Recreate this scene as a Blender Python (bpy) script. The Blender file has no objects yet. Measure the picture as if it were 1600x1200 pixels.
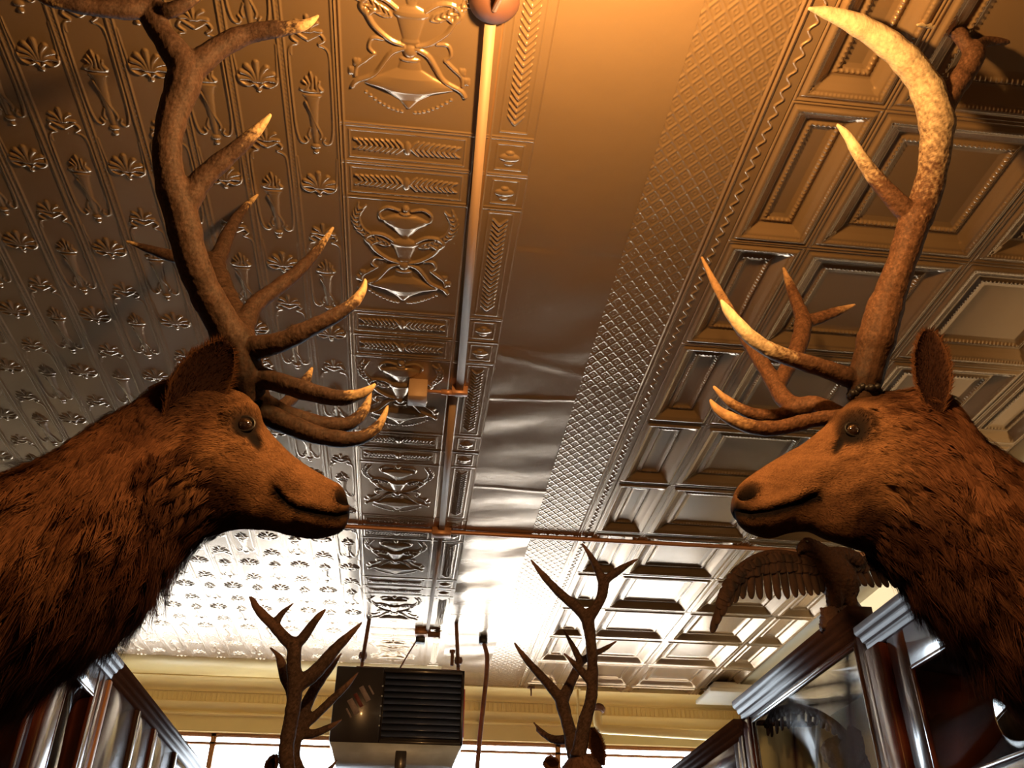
import bpy, math, random
import numpy as np
from mathutils import Vector, Matrix
from mathutils.kdtree import KDTree

random.seed(7)
RNG = np.random.default_rng(7)
SC = bpy.context.scene
COL = SC.collection

# ------------------------------------------------------------------ camera
EYE = np.array([0.0, 0.0, 1.6])
F = 1422.6
YAW, PIT, ROLL = 0.1138, 0.5898, 0.0057
_cy, _sy, _cp, _sp, _cr, _sr = (math.cos(YAW), math.sin(YAW), math.cos(PIT), math.sin(PIT), math.cos(ROLL), math.sin(ROLL))
FW = np.array([_sy * _cp, _cy * _cp, _sp])
_r = np.array([_cy, -_sy, 0.0])
_u = np.cross(_r, FW)
RT, UP = _cr * _r + _sr * _u, -_sr * _r + _cr * _u
cam = bpy.data.cameras.new('camera')
cam.sensor_width = 36
cam.lens = F / 1600 * 36
cam.clip_start = 0.05
co = bpy.data.objects.new('camera', cam)
COL.objects.link(co)
co.matrix_world = Matrix(((RT[0], UP[0], -FW[0], EYE[0]), (RT[1], UP[1], -FW[1], EYE[1]), (RT[2], UP[2], -FW[2], EYE[2]), (0, 0, 0, 1)))
SC.camera = co

# ------------------------------------------------------------------ exposure, sky, lights
SC.view_settings.view_transform = 'Standard'
SC.view_settings.look = 'None'
SC.view_settings.gamma = 1
SC.view_settings.use_curve_mapping = False
SC.view_settings.exposure = 0.0
SC.cycles.use_denoising = True
SC.cycles.max_bounces = 7
SC.cycles.diffuse_bounces = 4
SC.cycles.glossy_bounces = 4
SC.cycles.transparent_max_bounces = 8
SC.cycles.sample_clamp_indirect = 6
SKY = 20.0
SUN = 18.0
LAMP_W = 225.0
LAMP_POS = (0.33, 0.98, 3.45)
LAMP_COL = (1.0, 0.53, 0.18)
w = bpy.data.worlds.new('overcast_daylight')
SC.world = w
w.use_nodes = True
bg = w.node_tree.nodes['Background']
bg.inputs[0].default_value = (0.80, 0.91, 1.0, 1)
bg.inputs[1].default_value = SKY
WIN_Y = 8.2
sl = bpy.data.lights.new('street_sun', 'SUN')  # sun added to strengthen the daylight bounce at the window wall
sl.energy = SUN; sl.angle = math.radians(4); sl.color = (1, .95, .86)
so = bpy.data.objects.new('street_sun', sl)
COL.objects.link(so)
so.rotation_euler = Vector((.15, .5, .86)).to_track_quat('Z', 'Y').to_euler()
for k, (xa, xb) in enumerate(((-2.8, -0.1), (-0.1, 2.8))):   # sampling portals in the shop windows
    l = bpy.data.lights.new('window_portal', 'AREA')
    l.shape = 'RECTANGLE'
    l.size, l.size_y = xb - xa, 1.18
    l.cycles.is_portal = True
    o = bpy.data.objects.new('window_portal', l)
    COL.objects.link(o)
    o.location = ((xa + xb) / 2, WIN_Y + .08, 2.82)
    o.rotation_euler = (-math.pi / 2, 0, 0)


# ------------------------------------------------------------------ helpers
def P(px, py, Y):
    """the point of the place that stands at depth Y (metres in front of the eye) where the photo shows (px, py)"""
    d = FW + RT * (px - 800) / F - UP * (py - 600) / F
    return EYE + d * (Y / d[1])


def PX(px, py, X):
    d = FW + RT * (px - 800) / F - UP * (py - 600) / F
    return EYE + d * (X / d[0])


def PZ(px, py, z):
    d = FW + RT * (px - 800) / F - UP * (py - 600) / F
    return EYE + d * ((z - 1.6) / d[2])


def proj(A):
    A = np.asarray(A, float) - EYE
    dz = A @ FW
    return 800 + F * (A @ RT) / dz, 600 - F * (A @ UP) / dz


def tag(o, label=None, cat=None, group=None, kind=None):
    if label: o['label'] = label
    if cat: o['category'] = cat
    if group: o['group'] = group
    if kind: o['kind'] = kind
    return o


def empty(name, loc=(0, 0, 0), rz=0.0):
    o = bpy.data.objects.new(name, None)
    o.empty_display_size = .1
    COL.objects.link(o)
    o.location = loc
    o.rotation_euler = (0, 0, rz)
    return o


def link_mesh(name, me, mat, parent=None, smooth=True):
    o = bpy.data.objects.new(name, me)
    COL.objects.link(o)
    if mat is not None:
        for m in (mat if isinstance(mat, (list, tuple)) else [mat]):
            me.materials.append(m)
    if smooth:
        me.polygons.foreach_set('use_smooth', np.ones(len(me.polygons), bool))
    if parent is not None:
        o.parent = parent
        # geometry is written in world coordinates; keep it there
        bpy.context.view_layer.update()
        o.matrix_parent_inverse = parent.matrix_world.inverted()
    return o


def np_mesh(name, V, Fq, cols=None):
    """V (n,3), Fq list/array of polygons (all quads or all tris as an array, or a list)"""
    me = bpy.data.meshes.new(name)
    V = np.asarray(V, np.float32)
    me.vertices.add(len(V))
    me.vertices.foreach_set('co', V.ravel())
    if isinstance(Fq, np.ndarray):
        n, k = Fq.shape
        me.loops.add(n * k)
        me.loops.foreach_set('vertex_index', Fq.astype(np.int32).ravel())
        me.polygons.add(n)
        me.polygons.foreach_set('loop_start', np.arange(0, n * k, k, dtype=np.int32))
        me.polygons.foreach_set('loop_total', np.full(n, k, np.int32))
    else:
        tot = np.array([len(f) for f in Fq], np.int32)
        me.loops.add(int(tot.sum()))
        me.loops.foreach_set('vertex_index', np.array([i for f in Fq for i in f], np.int32))
        me.polygons.add(len(Fq))
        me.polygons.foreach_set('loop_start', np.concatenate([[0], np.cumsum(tot)[:-1]]).astype(np.int32))
        me.polygons.foreach_set('loop_total', tot)
    me.update(calc_edges=True)
    if cols is not None:
        a = me.color_attributes.new('tint', 'FLOAT_COLOR', 'POINT')
        c = np.ones((len(V), 4), np.float32)
        c[:, :3] = cols
        a.data.foreach_set('color', c.ravel())
    return me


class MB:
    """collects boxes, tubes, lathes and prisms, then links them as ONE mesh object"""
    def __init__(s):
        s.v, s.f = [], []

    def add(s, V, Fs):
        n = len(s.v)
        s.v += [tuple(map(float, p)) for p in V]
        s.f += [tuple(i + n for i in f) for f in Fs]
        return s

    def box(s, a, b, bev=0.0):
        x0, x1 = sorted((a[0], b[0])); y0, y1 = sorted((a[1], b[1])); z0, z1 = sorted((a[2], b[2]))
        if bev <= 0:
            V = [(x, y, z) for x in (x0, x1) for y in (y0, y1) for z in (z0, z1)]
            return s.add(V, [(0, 1, 3, 2), (4, 6, 7, 5), (0, 4, 5, 1), (2, 3, 7, 6), (0, 2, 6, 4), (1, 5, 7, 3)])
        b_ = min(bev, (x1 - x0) / 2.01, (y1 - y0) / 2.01, (z1 - z0) / 2.01)
        V, idx = [], {}
        lo, hi = (x0, y0, z0), (x1, y1, z1)
        for cx in (0, 1):
            for cy in (0, 1):
                for cz in (0, 1):
                    c = (cx, cy, cz)
                    for ax in range(3):
                        p = [(hi[k] if c[k] else lo[k]) for k in range(3)]
                        for k in range(3):
                            if k != ax: p[k] += -b_ if c[k] else b_
                        idx[(c, ax)] = len(V); V.append(p)
        Fs = []
        for ax in range(3):
            o1, o2 = [k for k in range(3) if k != ax]
            for sd in (0, 1):
                q = []
                for (a1, a2) in ((0, 0), (1, 0), (1, 1), (0, 1)):
                    c = [0, 0, 0]; c[ax] = sd; c[o1] = a1; c[o2] = a2
                    q.append(idx[(tuple(c), ax)])
                Fs.append(tuple(q))
            for a1 in (0, 1):
                for a2 in (0, 1):
                    c0 = [0, 0, 0]; c0[o1] = a1; c0[o2] = a2
                    c1 = list(c0); c1[ax] = 1
                    c0, c1 = tuple(c0), tuple(c1)
                    Fs.append((idx[(c0, o1)], idx[(c1, o1)], idx[(c1, o2)], idx[(c0, o2)]))
        for cx in (0, 1):
            for cy in (0, 1):
                for cz in (0, 1):
                    Fs.append(tuple(idx[((cx, cy, cz), ax)] for ax in range(3)))
        return s.add(V, Fs)

    def tube(s, pts, rads, n=12, cap=True):
        pts = np.asarray(pts, float)
        if np.isscalar(rads): rads = [rads] * len(pts)
        T = np.gradient(pts, axis=0)
        T /= np.linalg.norm(T, axis=1)[:, None] + 1e-12
        ref = np.array([0, 0, 1.0]) if abs(T[0][2]) < .9 else np.array([1.0, 0, 0])
        N = np.cross(T[0], ref); N /= np.linalg.norm(N)
        V = []
        for i in range(len(pts)):
            N = N - T[i] * (N @ T[i]); N /= np.linalg.norm(N)
            B = np.cross(T[i], N)
            for k in range(n):
                a = 2 * math.pi * k / n
                V.append(pts[i] + rads[i] * (math.cos(a) * N + math.sin(a) * B))
        Fs = [(i * n + k, i * n + (k + 1) % n, (i + 1) * n + (k + 1) % n, (i + 1) * n + k) for i in range(len(pts) - 1) for k in range(n)]
        if cap:
            Fs.append(tuple(range(n - 1, -1, -1)))
            Fs.append(tuple((len(pts) - 1) * n + k for k in range(n)))
        return s.add(V, Fs)

    def lathe(s, c, prof, axis=(0, 0, 1), n=24):
        """prof: list of (r, h) along axis from c"""
        ax = np.array(axis, float); ax /= np.linalg.norm(ax)
        ref = np.array([1.0, 0, 0]) if abs(ax[0]) < .9 else np.array([0, 1.0, 0])
        A = np.cross(ax, ref); A /= np.linalg.norm(A); B = np.cross(ax, A)
        c = np.array(c, float); V = []
        for r, h in prof:
            for k in range(n):
                a = 2 * math.pi * k / n
                V.append(c + ax * h + max(r, 1e-4) * (math.cos(a) * A + math.sin(a) * B))
        m = len(prof)
        Fs = [(i * n + k, i * n + (k + 1) % n, (i + 1) * n + (k + 1) % n, (i + 1) * n + k) for i in range(m - 1) for k in range(n)]
        Fs += [tuple(range(n - 1, -1, -1)), tuple((m - 1) * n + k for k in range(n))]
        return s.add(V, Fs)

    def prism(s, poly, d):
        """poly: 3D points of a planar outline, d: extrusion vector"""
        poly = np.asarray(poly, float); d = np.asarray(d, float); n = len(poly)
        V = list(poly) + list(poly + d)
        Fs = [tuple(range(n - 1, -1, -1)), tuple(range(n, 2 * n))] + [(i, (i + 1) % n, n + (i + 1) % n, n + i) for i in range(n)]
        return s.add(V, Fs)

    def profile_run(s, prof, a, b, axes):
        """prof: (p,q) pairs in the two named axes; run from a to b along the third"""
        i, j, k = axes
        V0, V1 = [], []
        for p_, q_ in prof:
            v = [0, 0, 0]; v[i] = p_; v[j] = q_; v[k] = a; V0.append(tuple(v))
            v[k] = b; V1.append(tuple(v))
        n = len(prof)
        Fs = [(m, (m + 1) % n, n + (m + 1) % n, n + m) for m in range(n)] + [tuple(range(n - 1, -1, -1)), tuple(range(n, 2 * n))]
        return s.add(V0 + V1, Fs)

    def build(s, name, mat, parent=None, smooth=False, wn=False):
        me = np_mesh(name, np.array(s.v, np.float32), s.f)
        o = link_mesh(name, me, mat, parent, smooth)
        # consistent outward normals
        import bmesh
        bm = bmesh.new(); bm.from_mesh(me)
        bmesh.ops.recalc_face_normals(bm, faces=bm.faces)
        bm.to_mesh(me); bm.free()
        if smooth:
            me.polygons.foreach_set('use_smooth', np.ones(len(me.polygons), bool))
            me.set_sharp_from_angle(angle=math.radians(40))
        return o


def catmull(A, n):
    """A (k,m) -> (n,m) smooth samples"""
    A = np.asarray(A, float); k = len(A)
    t = np.linspace(0, k - 1, n); i = np.minimum(t.astype(int), k - 2); f = (t - i)[:, None]
    g = lambda j: A[np.clip(j, 0, k - 1)]
    p0, p1, p2, p3 = g(i - 1), g(i), g(i + 1), g(i + 2)
    return .5 * (2 * p1 + (p2 - p0) * f + (2 * p0 - 5 * p1 + 4 * p2 - p3) * f ** 2 + (3 * p1 - p0 - 3 * p2 + p3) * f ** 3)


def noise3(Pn, sc, seed=0):
    r = np.random.default_rng(seed)
    out = np.zeros(len(Pn))
    for k in range(7):
        d = r.normal(size=3); d /= np.linalg.norm(d)
        d2 = r.normal(size=3); d2 /= np.linalg.norm(d2)
        fq = (0.6 + .25 * k) / sc
        out += np.sin(Pn @ d * fq * 6.28 + r.uniform(0, 6.28) + 1.7 * np.sin(Pn @ d2 * fq * 3.9 + r.uniform(0, 6.28)))
    return out / 3.5


# ------------------------------------------------------------------ materials
def mat(name, base=(.5, .5, .5), rough=.5, metal=0.0, spec=.5, coat=0.0, coat_r=.1, noise=None, bump=None, tint=False, emit=None, hue2=None, stretch=(1, 1, 1)):
    m = bpy.data.materials.new(name)
    m.use_nodes = True
    nt = m.node_tree; N = nt.nodes; L = nt.links
    b = N['Principled BSDF']
    b.inputs['Base Color'].default_value = (*base, 1)
    b.inputs['Roughness'].default_value = rough
    b.inputs['Metallic'].default_value = metal
    b.inputs['Specular IOR Level'].default_value = spec
    b.inputs['Coat Weight'].default_value = coat
    b.inputs['Coat Roughness'].default_value = coat_r
    if emit:
        b.inputs['Emission Color'].default_value = (*emit[0], 1)
        b.inputs['Emission Strength'].default_value = emit[1]
    tc = N.new('ShaderNodeTexCoord'); mp = N.new('ShaderNodeMapping')
    mp.inputs['Scale'].default_value = stretch
    L.new(tc.outputs['Object'], mp.inputs['Vector'])
    src = None
    if tint:
        a = N.new('ShaderNodeAttribute'); a.attribute_name = 'tint'
        src = a.outputs['Color']
    if noise:                                   # (scale, amount, second colour)
        n = N.new('ShaderNodeTexNoise'); n.inputs['Scale'].default_value = noise[0]; n.inputs['Detail'].default_value = 6
        L.new(mp.outputs[0], n.inputs['Vector'])
        r = N.new('ShaderNodeMapRange'); r.inputs[1].default_value = .35; r.inputs[2].default_value = .7; r.inputs[3].default_value = 0; r.inputs[4].default_value = noise[1]
        L.new(n.outputs[0], r.inputs[0])
        mx = N.new('ShaderNodeMix'); mx.data_type = 'RGBA'
        if src is not None: L.new(src, mx.inputs[6])
        else: mx.inputs[6].default_value = (*base, 1)
        mx.inputs[7].default_value = (*(hue2 or [c * .5 for c in base]), 1)
        L.new(r.outputs[0], mx.inputs[0])
        src = mx.outputs[2]
    if src is not None: L.new(src, b.inputs['Base Color'])
    if bump:                                    # (scale, strength, distance)
        n = N.new('ShaderNodeTexNoise'); n.inputs['Scale'].default_value = bump[0]; n.inputs['Detail'].default_value = 5
        L.new(mp.outputs[0], n.inputs['Vector'])
        bp = N.new('ShaderNodeBump'); bp.inputs['Strength'].default_value = bump[1]; bp.inputs['Distance'].default_value = bump[2]
        L.new(n.outputs[0], bp.inputs['Height']); L.new(bp.outputs[0], b.inputs['Normal'])
    return m


def glass_mat(name, ior=1.7, tintc=(1, 1, 1)):
    m = bpy.data.materials.new(name); m.use_nodes = True
    nt = m.node_tree; N = nt.nodes; L = nt.links
    N.remove(N['Principled BSDF'])
    t = N.new('ShaderNodeBsdfTransparent'); t.inputs[0].default_value = (*tintc, 1)
    g = N.new('ShaderNodeBsdfGlossy'); g.inputs['Roughness'].default_value = .015
    f = N.new('ShaderNodeFresnel')
    ge = N.new('ShaderNodeNewGeometry'); mr = N.new('ShaderNodeMapRange')      # the same reflectance on both faces of the thin sheet
    mr.inputs[3].default_value = ior; mr.inputs[4].default_value = 1 / ior
    L.new(ge.outputs['Backfacing'], mr.inputs[0]); L.new(mr.outputs[0], f.inputs[0])
    x = N.new('ShaderNodeMixShader')
    L.new(f.outputs[0], x.inputs[0]); L.new(t.outputs[0], x.inputs[1]); L.new(g.outputs[0], x.inputs[2])
    L.new(x.outputs[0], N['Material Output'].inputs[0])
    return m


M = dict(
    tin=mat('pressed_tin', (.31, .205, .11), .25, .58, noise=(3.0, .35, 0), hue2=(.25, .16, .08), bump=(900, .12, .0006)),
    tin_plain=mat('smooth_tin_sheet', (.31, .205, .11), .25, .58, noise=(2.0, .35, 0), hue2=(.26, .17, .088), bump=(6, .35, .012)),
    cream=mat('cream_paint', (.78, .62, .30), .45, noise=(4, .3, 0), hue2=(.7, .52, .22), bump=(30, .1, .002)),
    white=mat('white_paint', (.75, .74, .68), .5, noise=(5, .2, 0)),
    plaster=mat('wall_plaster', (.26, .19, .10), .7, noise=(2, .4, 0), hue2=(.2, .15, .08)),
    backwall=mat('dim_plaster', (.25, .17, .10), .7, noise=(2, .4, 0)),
    floor=mat('floorboards', (.10, .055, .03), .5, noise=(2, .6, 0), stretch=(8, .6, 1)),
    wood=mat('dark_varnished_wood', (.035, .016, .012), .25, spec=.5, coat=.9, coat_r=.14, noise=(10, .5, 0), hue2=(.07, .022, .012), bump=(25, .12, .002), stretch=(6, 6, .6)),
    redwood=mat('red_varnished_wood', (.09, .022, .012), .25, spec=.5, coat=.5, coat_r=.15, noise=(14, .6, 0), hue2=(.04, .012, .01), stretch=(8, 8, .6)),
    pinewood=mat('bare_pine_strip', (.42, .19, .07), .5, noise=(14, .4, 0), stretch=(8, 8, .6)),
    backing=mat('pale_case_lining', (.85, .86, .62), .8, noise=(4, .3, 0), hue2=(.6, .6, .42)),
    pipe=mat('brown_painted_conduit', (.36, .17, .085), .42, .25, noise=(8, .3, 0)),
    race=mat('tin_coloured_raceway', (.30, .19, .11), .6, .1),
    rust=mat('rusty_iron', (.22, .10, .055), .65, .3, noise=(20, .7, 0), hue2=(.10, .045, .03), bump=(60, .3, .002)),
    black=mat('black_rubber', (.015, .014, .015), .5),
    heater=mat('dark_enamel', (.05, .042, .045), .32, .3, noise=(6, .3, 0), coat=.3),
    cornice=mat('dull_varnished_wood', (.04, .022, .022), .5, spec=.15, noise=(10, .5, 0), hue2=(.07, .03, .022), bump=(25, .12, .002), stretch=(6, 6, .6)),
    louver=mat('louver_enamel', (.07, .09, .17), .3, .3, coat=.6),
    redpaint=mat('red_enamel', (.45, .03, .03), .35),
    galv=mat('galvanized_steel', (.72, .78, .86), .55, .15, noise=(7, .5, 0), hue2=(.3, .33, .37), bump=(5, .2, .01)),
    sticker=mat('worn_label_paper', (.34, .26, .24), .6, noise=(40, .6, 0), hue2=(.2, .13, .12)),
    stickred=mat('worn_label_red', (.20, .045, .035), .6, noise=(40, .6, 0)),
    hide=mat('elk_hide', rough=.9, spec=.03, tint=True, bump=(160, .3, .002)),
    fur=mat('elk_fur', rough=.9, spec=.0, tint=True),
    antler=mat('antler_bone', rough=.65, spec=.10, tint=True, bump=(120, .6, .003), stretch=(1, 1, .35), noise=(70, .35, 0), hue2=(.05, .022, .012)),
    antler_far=mat('distant_antler_bone', rough=.8, spec=.08, tint=True, bump=(95, .5, .003)),
    eye=mat('glass_eye', (.012, .006, .004), .04, spec=.8, coat=1, coat_r=.02),
    lid=mat('eye_rim_skin', (.007, .005, .005), .45, spec=.2),
    side_paint=mat('dull_cream_paint', (.24, .19, .10), .6, noise=(4, .3, 0)),
    feather=mat('brown_feathers', (.022, .014, .012), .7, spec=.12, noise=(30, .7, 0), hue2=(.07, .036, .026), stretch=(1, 1, .3)),
    plume=mat('bird_body_plumage', (.05, .025, .018), .8, spec=.1, noise=(45, .8, 0), hue2=(.035, .02, .016), bump=(70, .9, .01)),
    bark=mat('driftwood', (.085, .04, .028), .8, noise=(14, .7, 0), bump=(25, .8, .02)),
    bulb=mat('lit_bulb', (1, .8, .5), .4, emit=((1, .62, .25), 30)),
    brass=mat('aged_brass', (.40, .22, .10), .4, .6),
    clay=mat('lamp_rose', (.10, .042, .025), .6),
    glass=glass_mat('case_glass', 1.5),
    oldglass=glass_mat('old_reflective_glass', 2.5, (.55, .55, .5)),
    shopglass=glass_mat('shop_window_glass', 1.25),
    street=mat('street_concrete', (.55, .55, .55), .8, noise=(3, .3, 0)),
)

CEIL = 3.8008

# ------------------------------------------------------------------ the room shell
def struct(o):
    o['kind'] = 'structure'
    return o


RX0, RX1, RY0, RY1 = -3.0, 3.0, -3.2, 8.2
struct(MB().box((RX0 - .2, RY0 - .2, -.12), (RX1 + .2, RY1 + .2, 0)).build('floor', M['floor']))
struct(MB().box((RX0 - .2, RY0 - .2, CEIL + .03), (RX1 + .2, RY1 + .2, CEIL + .15)).build('ceiling', M['tin_plain']))
struct(MB().box((RX0 - .2, RY0, 0), (RX0, RY1, CEIL + .03)).build('wall_left', M['plaster']))
struct(MB().box((RX1, RY0, 0), (RX1 + .2, RY1, CEIL + .03)).build('wall_right', M['plaster']))
struct(MB().box((RX0 - .2, RY0 - .2, 0), (RX1 + .2, RY0, CEIL + .03)).build('wall_back', M['backwall']))
WH = 3.405     # window head
SILL = 2.25     # unseen display backs added, raised to cut window reflections on the mid ceiling
wf = MB().box((RX0 - .2, RY1, WH), (RX1 + .2, RY1 + .2, CEIL + .03)).box((RX0 - .2, RY1 + .02, 0), (RX1 + .2, RY1 + .2, SILL - .01))
wf.box((RX0 - .2, RY1, SILL), (RX0 + .15, RY1 + .2, WH)).box((RX1 - .15, RY1, SILL), (RX1 + .2, RY1 + .2, WH))
struct(wf.build('wall_front', M['cream']))
struct(MB().box((RX0, RY1 - .03, 0), (RX1, RY1 + .02, SILL)).build('trim_2', M['wood']))  # unseen dark facing, added to stop cream reflecting in the ceiling
struct(MB().box((-1.30, 7.5, 0), (1.68, RY1 - .035, 2.1), .01).build('trim_3', M['floor']))  # unseen window ledge, added for daylight to bounce off
# pressed-tin cornice along the window wall
prof = [(8.2, CEIL + .03), (7.93, CEIL + .03), (7.93, CEIL - .012), (7.96, CEIL - .018)]
for k in range(9):
    a = k / 8 * math.pi / 2
    prof.append((7.97 + .14 * math.sin(a), CEIL - .02 - .055 * (1 - math.cos(a))))
prof += [(8.105, 3.715), (8.125, 3.71), (8.125, 3.635), (8.105, 3.63), (8.12, 3.60), (8.15, 3.575), (8.155, 3.56), (8.13, 3.552), (8.13, 3.54), (8.165, 3.53), (8.165, WH), (8.2, WH)]
cn = MB().profile_run(prof, RX0, RX1, (1, 2, 0))
struct(cn.build('trim_1', M['cream'], smooth=True))
fl = MB()
for k in range(150):
    x = RX0 + .02 + k * .04
    fl.tube([(x, 8.124, 3.64), (x, 8.124, 3.71)], .0085, n=8)
o = fl.build('fluted_band', M['cream'], bpy.data.objects['trim_1'], smooth=True)
# shop windows
WX = [-2.85, -1.56, -.1, 1.36, 2.85]
for k in range(4):
    xa, xb = WX[k], WX[k + 1]
    fr = MB()
    for (a, b) in (((xa, SILL), (xa + .02, WH)), ((xb - .02, SILL), (xb, WH)), ((xa, SILL), (xb, SILL + .05)), ((xa, WH - .025), (xb, WH)), ((xa, 3.318), (xb, 3.335))):
        fr.box((a[0], 8.22, a[1]), (b[0], 8.28, b[1]))
    wo = struct(fr.build('window_%d' % (k + 1), M['pinewood']))
    MB().box((xa + .03, 8.245, SILL + .05), (xb - .03, 8.251, WH - .02)).build('window_pane', M['shopglass'], wo)
struct(MB().box((-12, 8.4, -.15), (12, 30, -.02)).build('floor_pavement', M['street']))


# ------------------------------------------------------------------ pressed-tin reliefs (height fields in metres, positive = hanging down)
class Raster:
    def __init__(s, wd, ht, res=.001):
        s.w, s.h, s.res = wd, ht, res
        s.nx, s.ny = int(round(wd / res)), int(round(ht / res))
        s.X, s.Y = np.meshgrid((np.arange(s.nx) + .5) * res, (np.arange(s.ny) + .5) * res)
        s.H = np.zeros((s.ny, s.nx))

    def _put(s, sl, h):
        s.H[sl] = np.maximum(s.H[sl], h)

    def _win(s, x0, x1, y0, y1):
        i0, i1 = max(0, int(x0 / s.res) - 1), min(s.nx, int(x1 / s.res) + 2)
        j0, j1 = max(0, int(y0 / s.res) - 1), min(s.ny, int(y1 / s.res) + 2)
        return (slice(j0, j1), slice(i0, i1)), (i1 > i0 and j1 > j0)

    def seg(s, x0, y0, x1, y1, r0, r1, h):
        R = max(r0, r1)
        sl, ok = s._win(min(x0, x1) - R, max(x0, x1) + R, min(y0, y1) - R, max(y0, y1) + R)
        if not ok: return
        X, Y = s.X[sl], s.Y[sl]
        dx, dy = x1 - x0, y1 - y0
        t = np.clip(((X - x0) * dx + (Y - y0) * dy) / (dx * dx + dy * dy + 1e-12), 0, 1)
        r = r0 + (r1 - r0) * t
        d = np.hypot(X - x0 - dx * t, Y - y0 - dy * t) / r
        s._put(sl, h * (r / R) ** .5 * np.clip(1 - d * d, 0, 1) ** .7)

    def line(s, pts, r, h, taper=0.0, n=18):
        pts = catmull(pts, n) if len(pts) > 2 else np.array(pts, float)
        m = len(pts)
        for i in range(m - 1):
            ra = r * (1 - taper * i / (m - 1)); rb = r * (1 - taper * (i + 1) / (m - 1))
            s.seg(*pts[i], *pts[i + 1], max(ra, .0008), max(rb, .0008), h)

    def ell(s, cx, cy, rx, ry, h, rot=0.0, p=.6):
        R = max(rx, ry)
        sl, ok = s._win(cx - R, cx + R, cy - R, cy + R)
        if not ok: return
        X, Y = s.X[sl] - cx, s.Y[sl] - cy
        c, sn = math.cos(rot), math.sin(rot)
        d = ((X * c + Y * sn) / rx) ** 2 + ((-X * sn + Y * c) / ry) ** 2
        s._put(sl, h * np.clip(1 - d, 0, 1) ** p)

    def frame(s, x0, y0, x1, y1, r, h):
        for a in ((x0, y0, x1, y0), (x1, y0, x1, y1), (x1, y1, x0, y1), (x0, y1, x0, y0)):
            s.seg(*a, r, r, h)

    def vessel(s, cx, prof, h):
        """prof: (y, halfwidth) along y; a half-round body, fluted"""
        ys = np.array([p_[0] for p_ in prof]); ws = np.array([p_[1] for p_ in prof])
        sl, ok = s._win(cx - ws.max(), cx + ws.max(), ys.min(), ys.max())
        X, Y = s.X[sl] - cx, s.Y[sl]
        wd = np.interp(Y, ys, ws)
        d = X / np.maximum(wd, 1e-4)
        inside = (Y >= ys.min()) & (Y <= ys.max())
        s._put(sl, np.where(inside, h * np.clip(1 - d * d, 0, 1) ** .5 * np.clip(wd / ws.max() * 1.6, .35, 1), 0))

    def mirror(s):
        s.H = np.maximum(s.H, s.H[:, ::-1])

    def at(s, x, y):
        fx = np.clip(x / s.res - .5, 0, s.nx - 1.001); fy = (y / s.res - .5) % s.ny
        i = fx.astype(int); j = fy.astype(int); a = fx - i; b = fy - j; j2 = (j + 1) % s.ny; j = j % s.ny
        H = s.H
        return (H[j, i] * (1 - a) + H[j, i + 1] * a) * (1 - b) + (H[j2, i] * (1 - a) + H[j2, i + 1] * a) * b


LW = .1525
LP = .813
lane = Raster(LW, LP)
c = LW / 2
def palm(R_, cx, yb, sz, n, h, up=-1):
    for k in range(n):
        a = (k - (n - 1) / 2) / ((n - 1) / 2) * 1.25
        L = sz * (1 - .28 * abs(a))
        x1, y1 = cx + math.sin(a) * L, yb + up * math.cos(a) * L
        R_.line([(cx + math.sin(a) * sz * .18, yb + up * sz * .12), (cx + math.sin(a * .8) * L * .6, yb + up * math.cos(a * .8) * L * .62), (x1 + math.sin(a) * sz * .05, y1)], sz * .085, h, -.35)
# small palmette + arch heading each long panel
palm(lane, c, .78, .055, 5, .007)
lane.line([(c - .05, .04), (c - .05, .81 - .813 + .03), (c - .045, .006), (c - .03, .0)], .0028, .004)
for sx in (-1, 1):
    lane.line([(c + sx * .058, .10), (c + sx * .056, .03), (c + sx * .045, .008), (c + sx * .03, .003)], .003, .0045)
    lane.line([(c + sx * .03, .810), (c + sx * .045, .795), (c + sx * .035, .778), (c + sx * .018, .788), (c, .80)], .004, .007)
    lane.line([(c + sx * .058, .08), (c + sx * .058, .20), (c + sx * .056, .30), (c + sx * .048, .35), (c + sx * .034, .362), (c + sx * .024, .35), (c + sx * .03, .338)], .0033, .006)
    lane.line([(c + sx * .012, .30), (c + sx * .02, .325), (c + sx * .016, .34)], .003, .005)
# torch
for k, (dx, yy, L) in enumerate(((0, .095, .06), (-.014, .112, .045), (.014, .11, .045), (-.024, .125, .03), (.024, .125, .03))):
    lane.line([(c + dx * 1.2, yy + L), (c + dx * .7 + .004, yy + L * .5), (c + dx, yy)], .0065, .009, .6)
lane.ell(c, .160, .034, .008, .010)
lane.ell(c, .177, .028, .007, .009)
lane.vessel(c, [(.182, .022), (.20, .017), (.23, .014), (.33, .008), (.36, .006)], .009)
lane.seg(c - .02, .20, c + .012, .30, .003, .002, .0105)
lane.ell(c, .372, .014, .010, .010)
lane.ell(c, .392, .008, .010, .009)
# big palmette with its scrolled base
palm(lane, c, .560, .075, 7, .009)
lane.line([(c - .056, .535), (c - .05, .556), (c - .03, .568), (c - .012, .560), (c, .572), (c + .012, .560), (c + .03, .568), (c + .05, .556), (c + .056, .535)], .0038, .009, n=40)
lane.line([(c - .056, .535), (c - .060, .47), (c - .062, .42)], .0026, .004)
lane.line([(c + .056, .535), (c + .060, .47), (c + .062, .42)], .0026, .004)
lane.ell(c, .580, .007, .010, .008)


def h_lanes(x, y):
    u = (-.315 - x)
    i = np.floor(u / LW).astype(int)
    uu = u - i * LW
    v = y - 1.641 + np.where(i % 2 == 0, 0, LP / 2)
    h = lane.at(LW - uu, v % LP)
    d = np.minimum(uu, LW - uu)
    rid = .0055 * np.exp(-((d - .0085) / .0028) ** 2) + .0012 * (d < .006)
    bead = .0022 * np.clip(np.cos((y % .017) / .017 * 2 * math.pi), 0, 1) * np.exp(-(d / .003) ** 2)
    return .62 * np.maximum(h, rid + bead)


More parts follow.
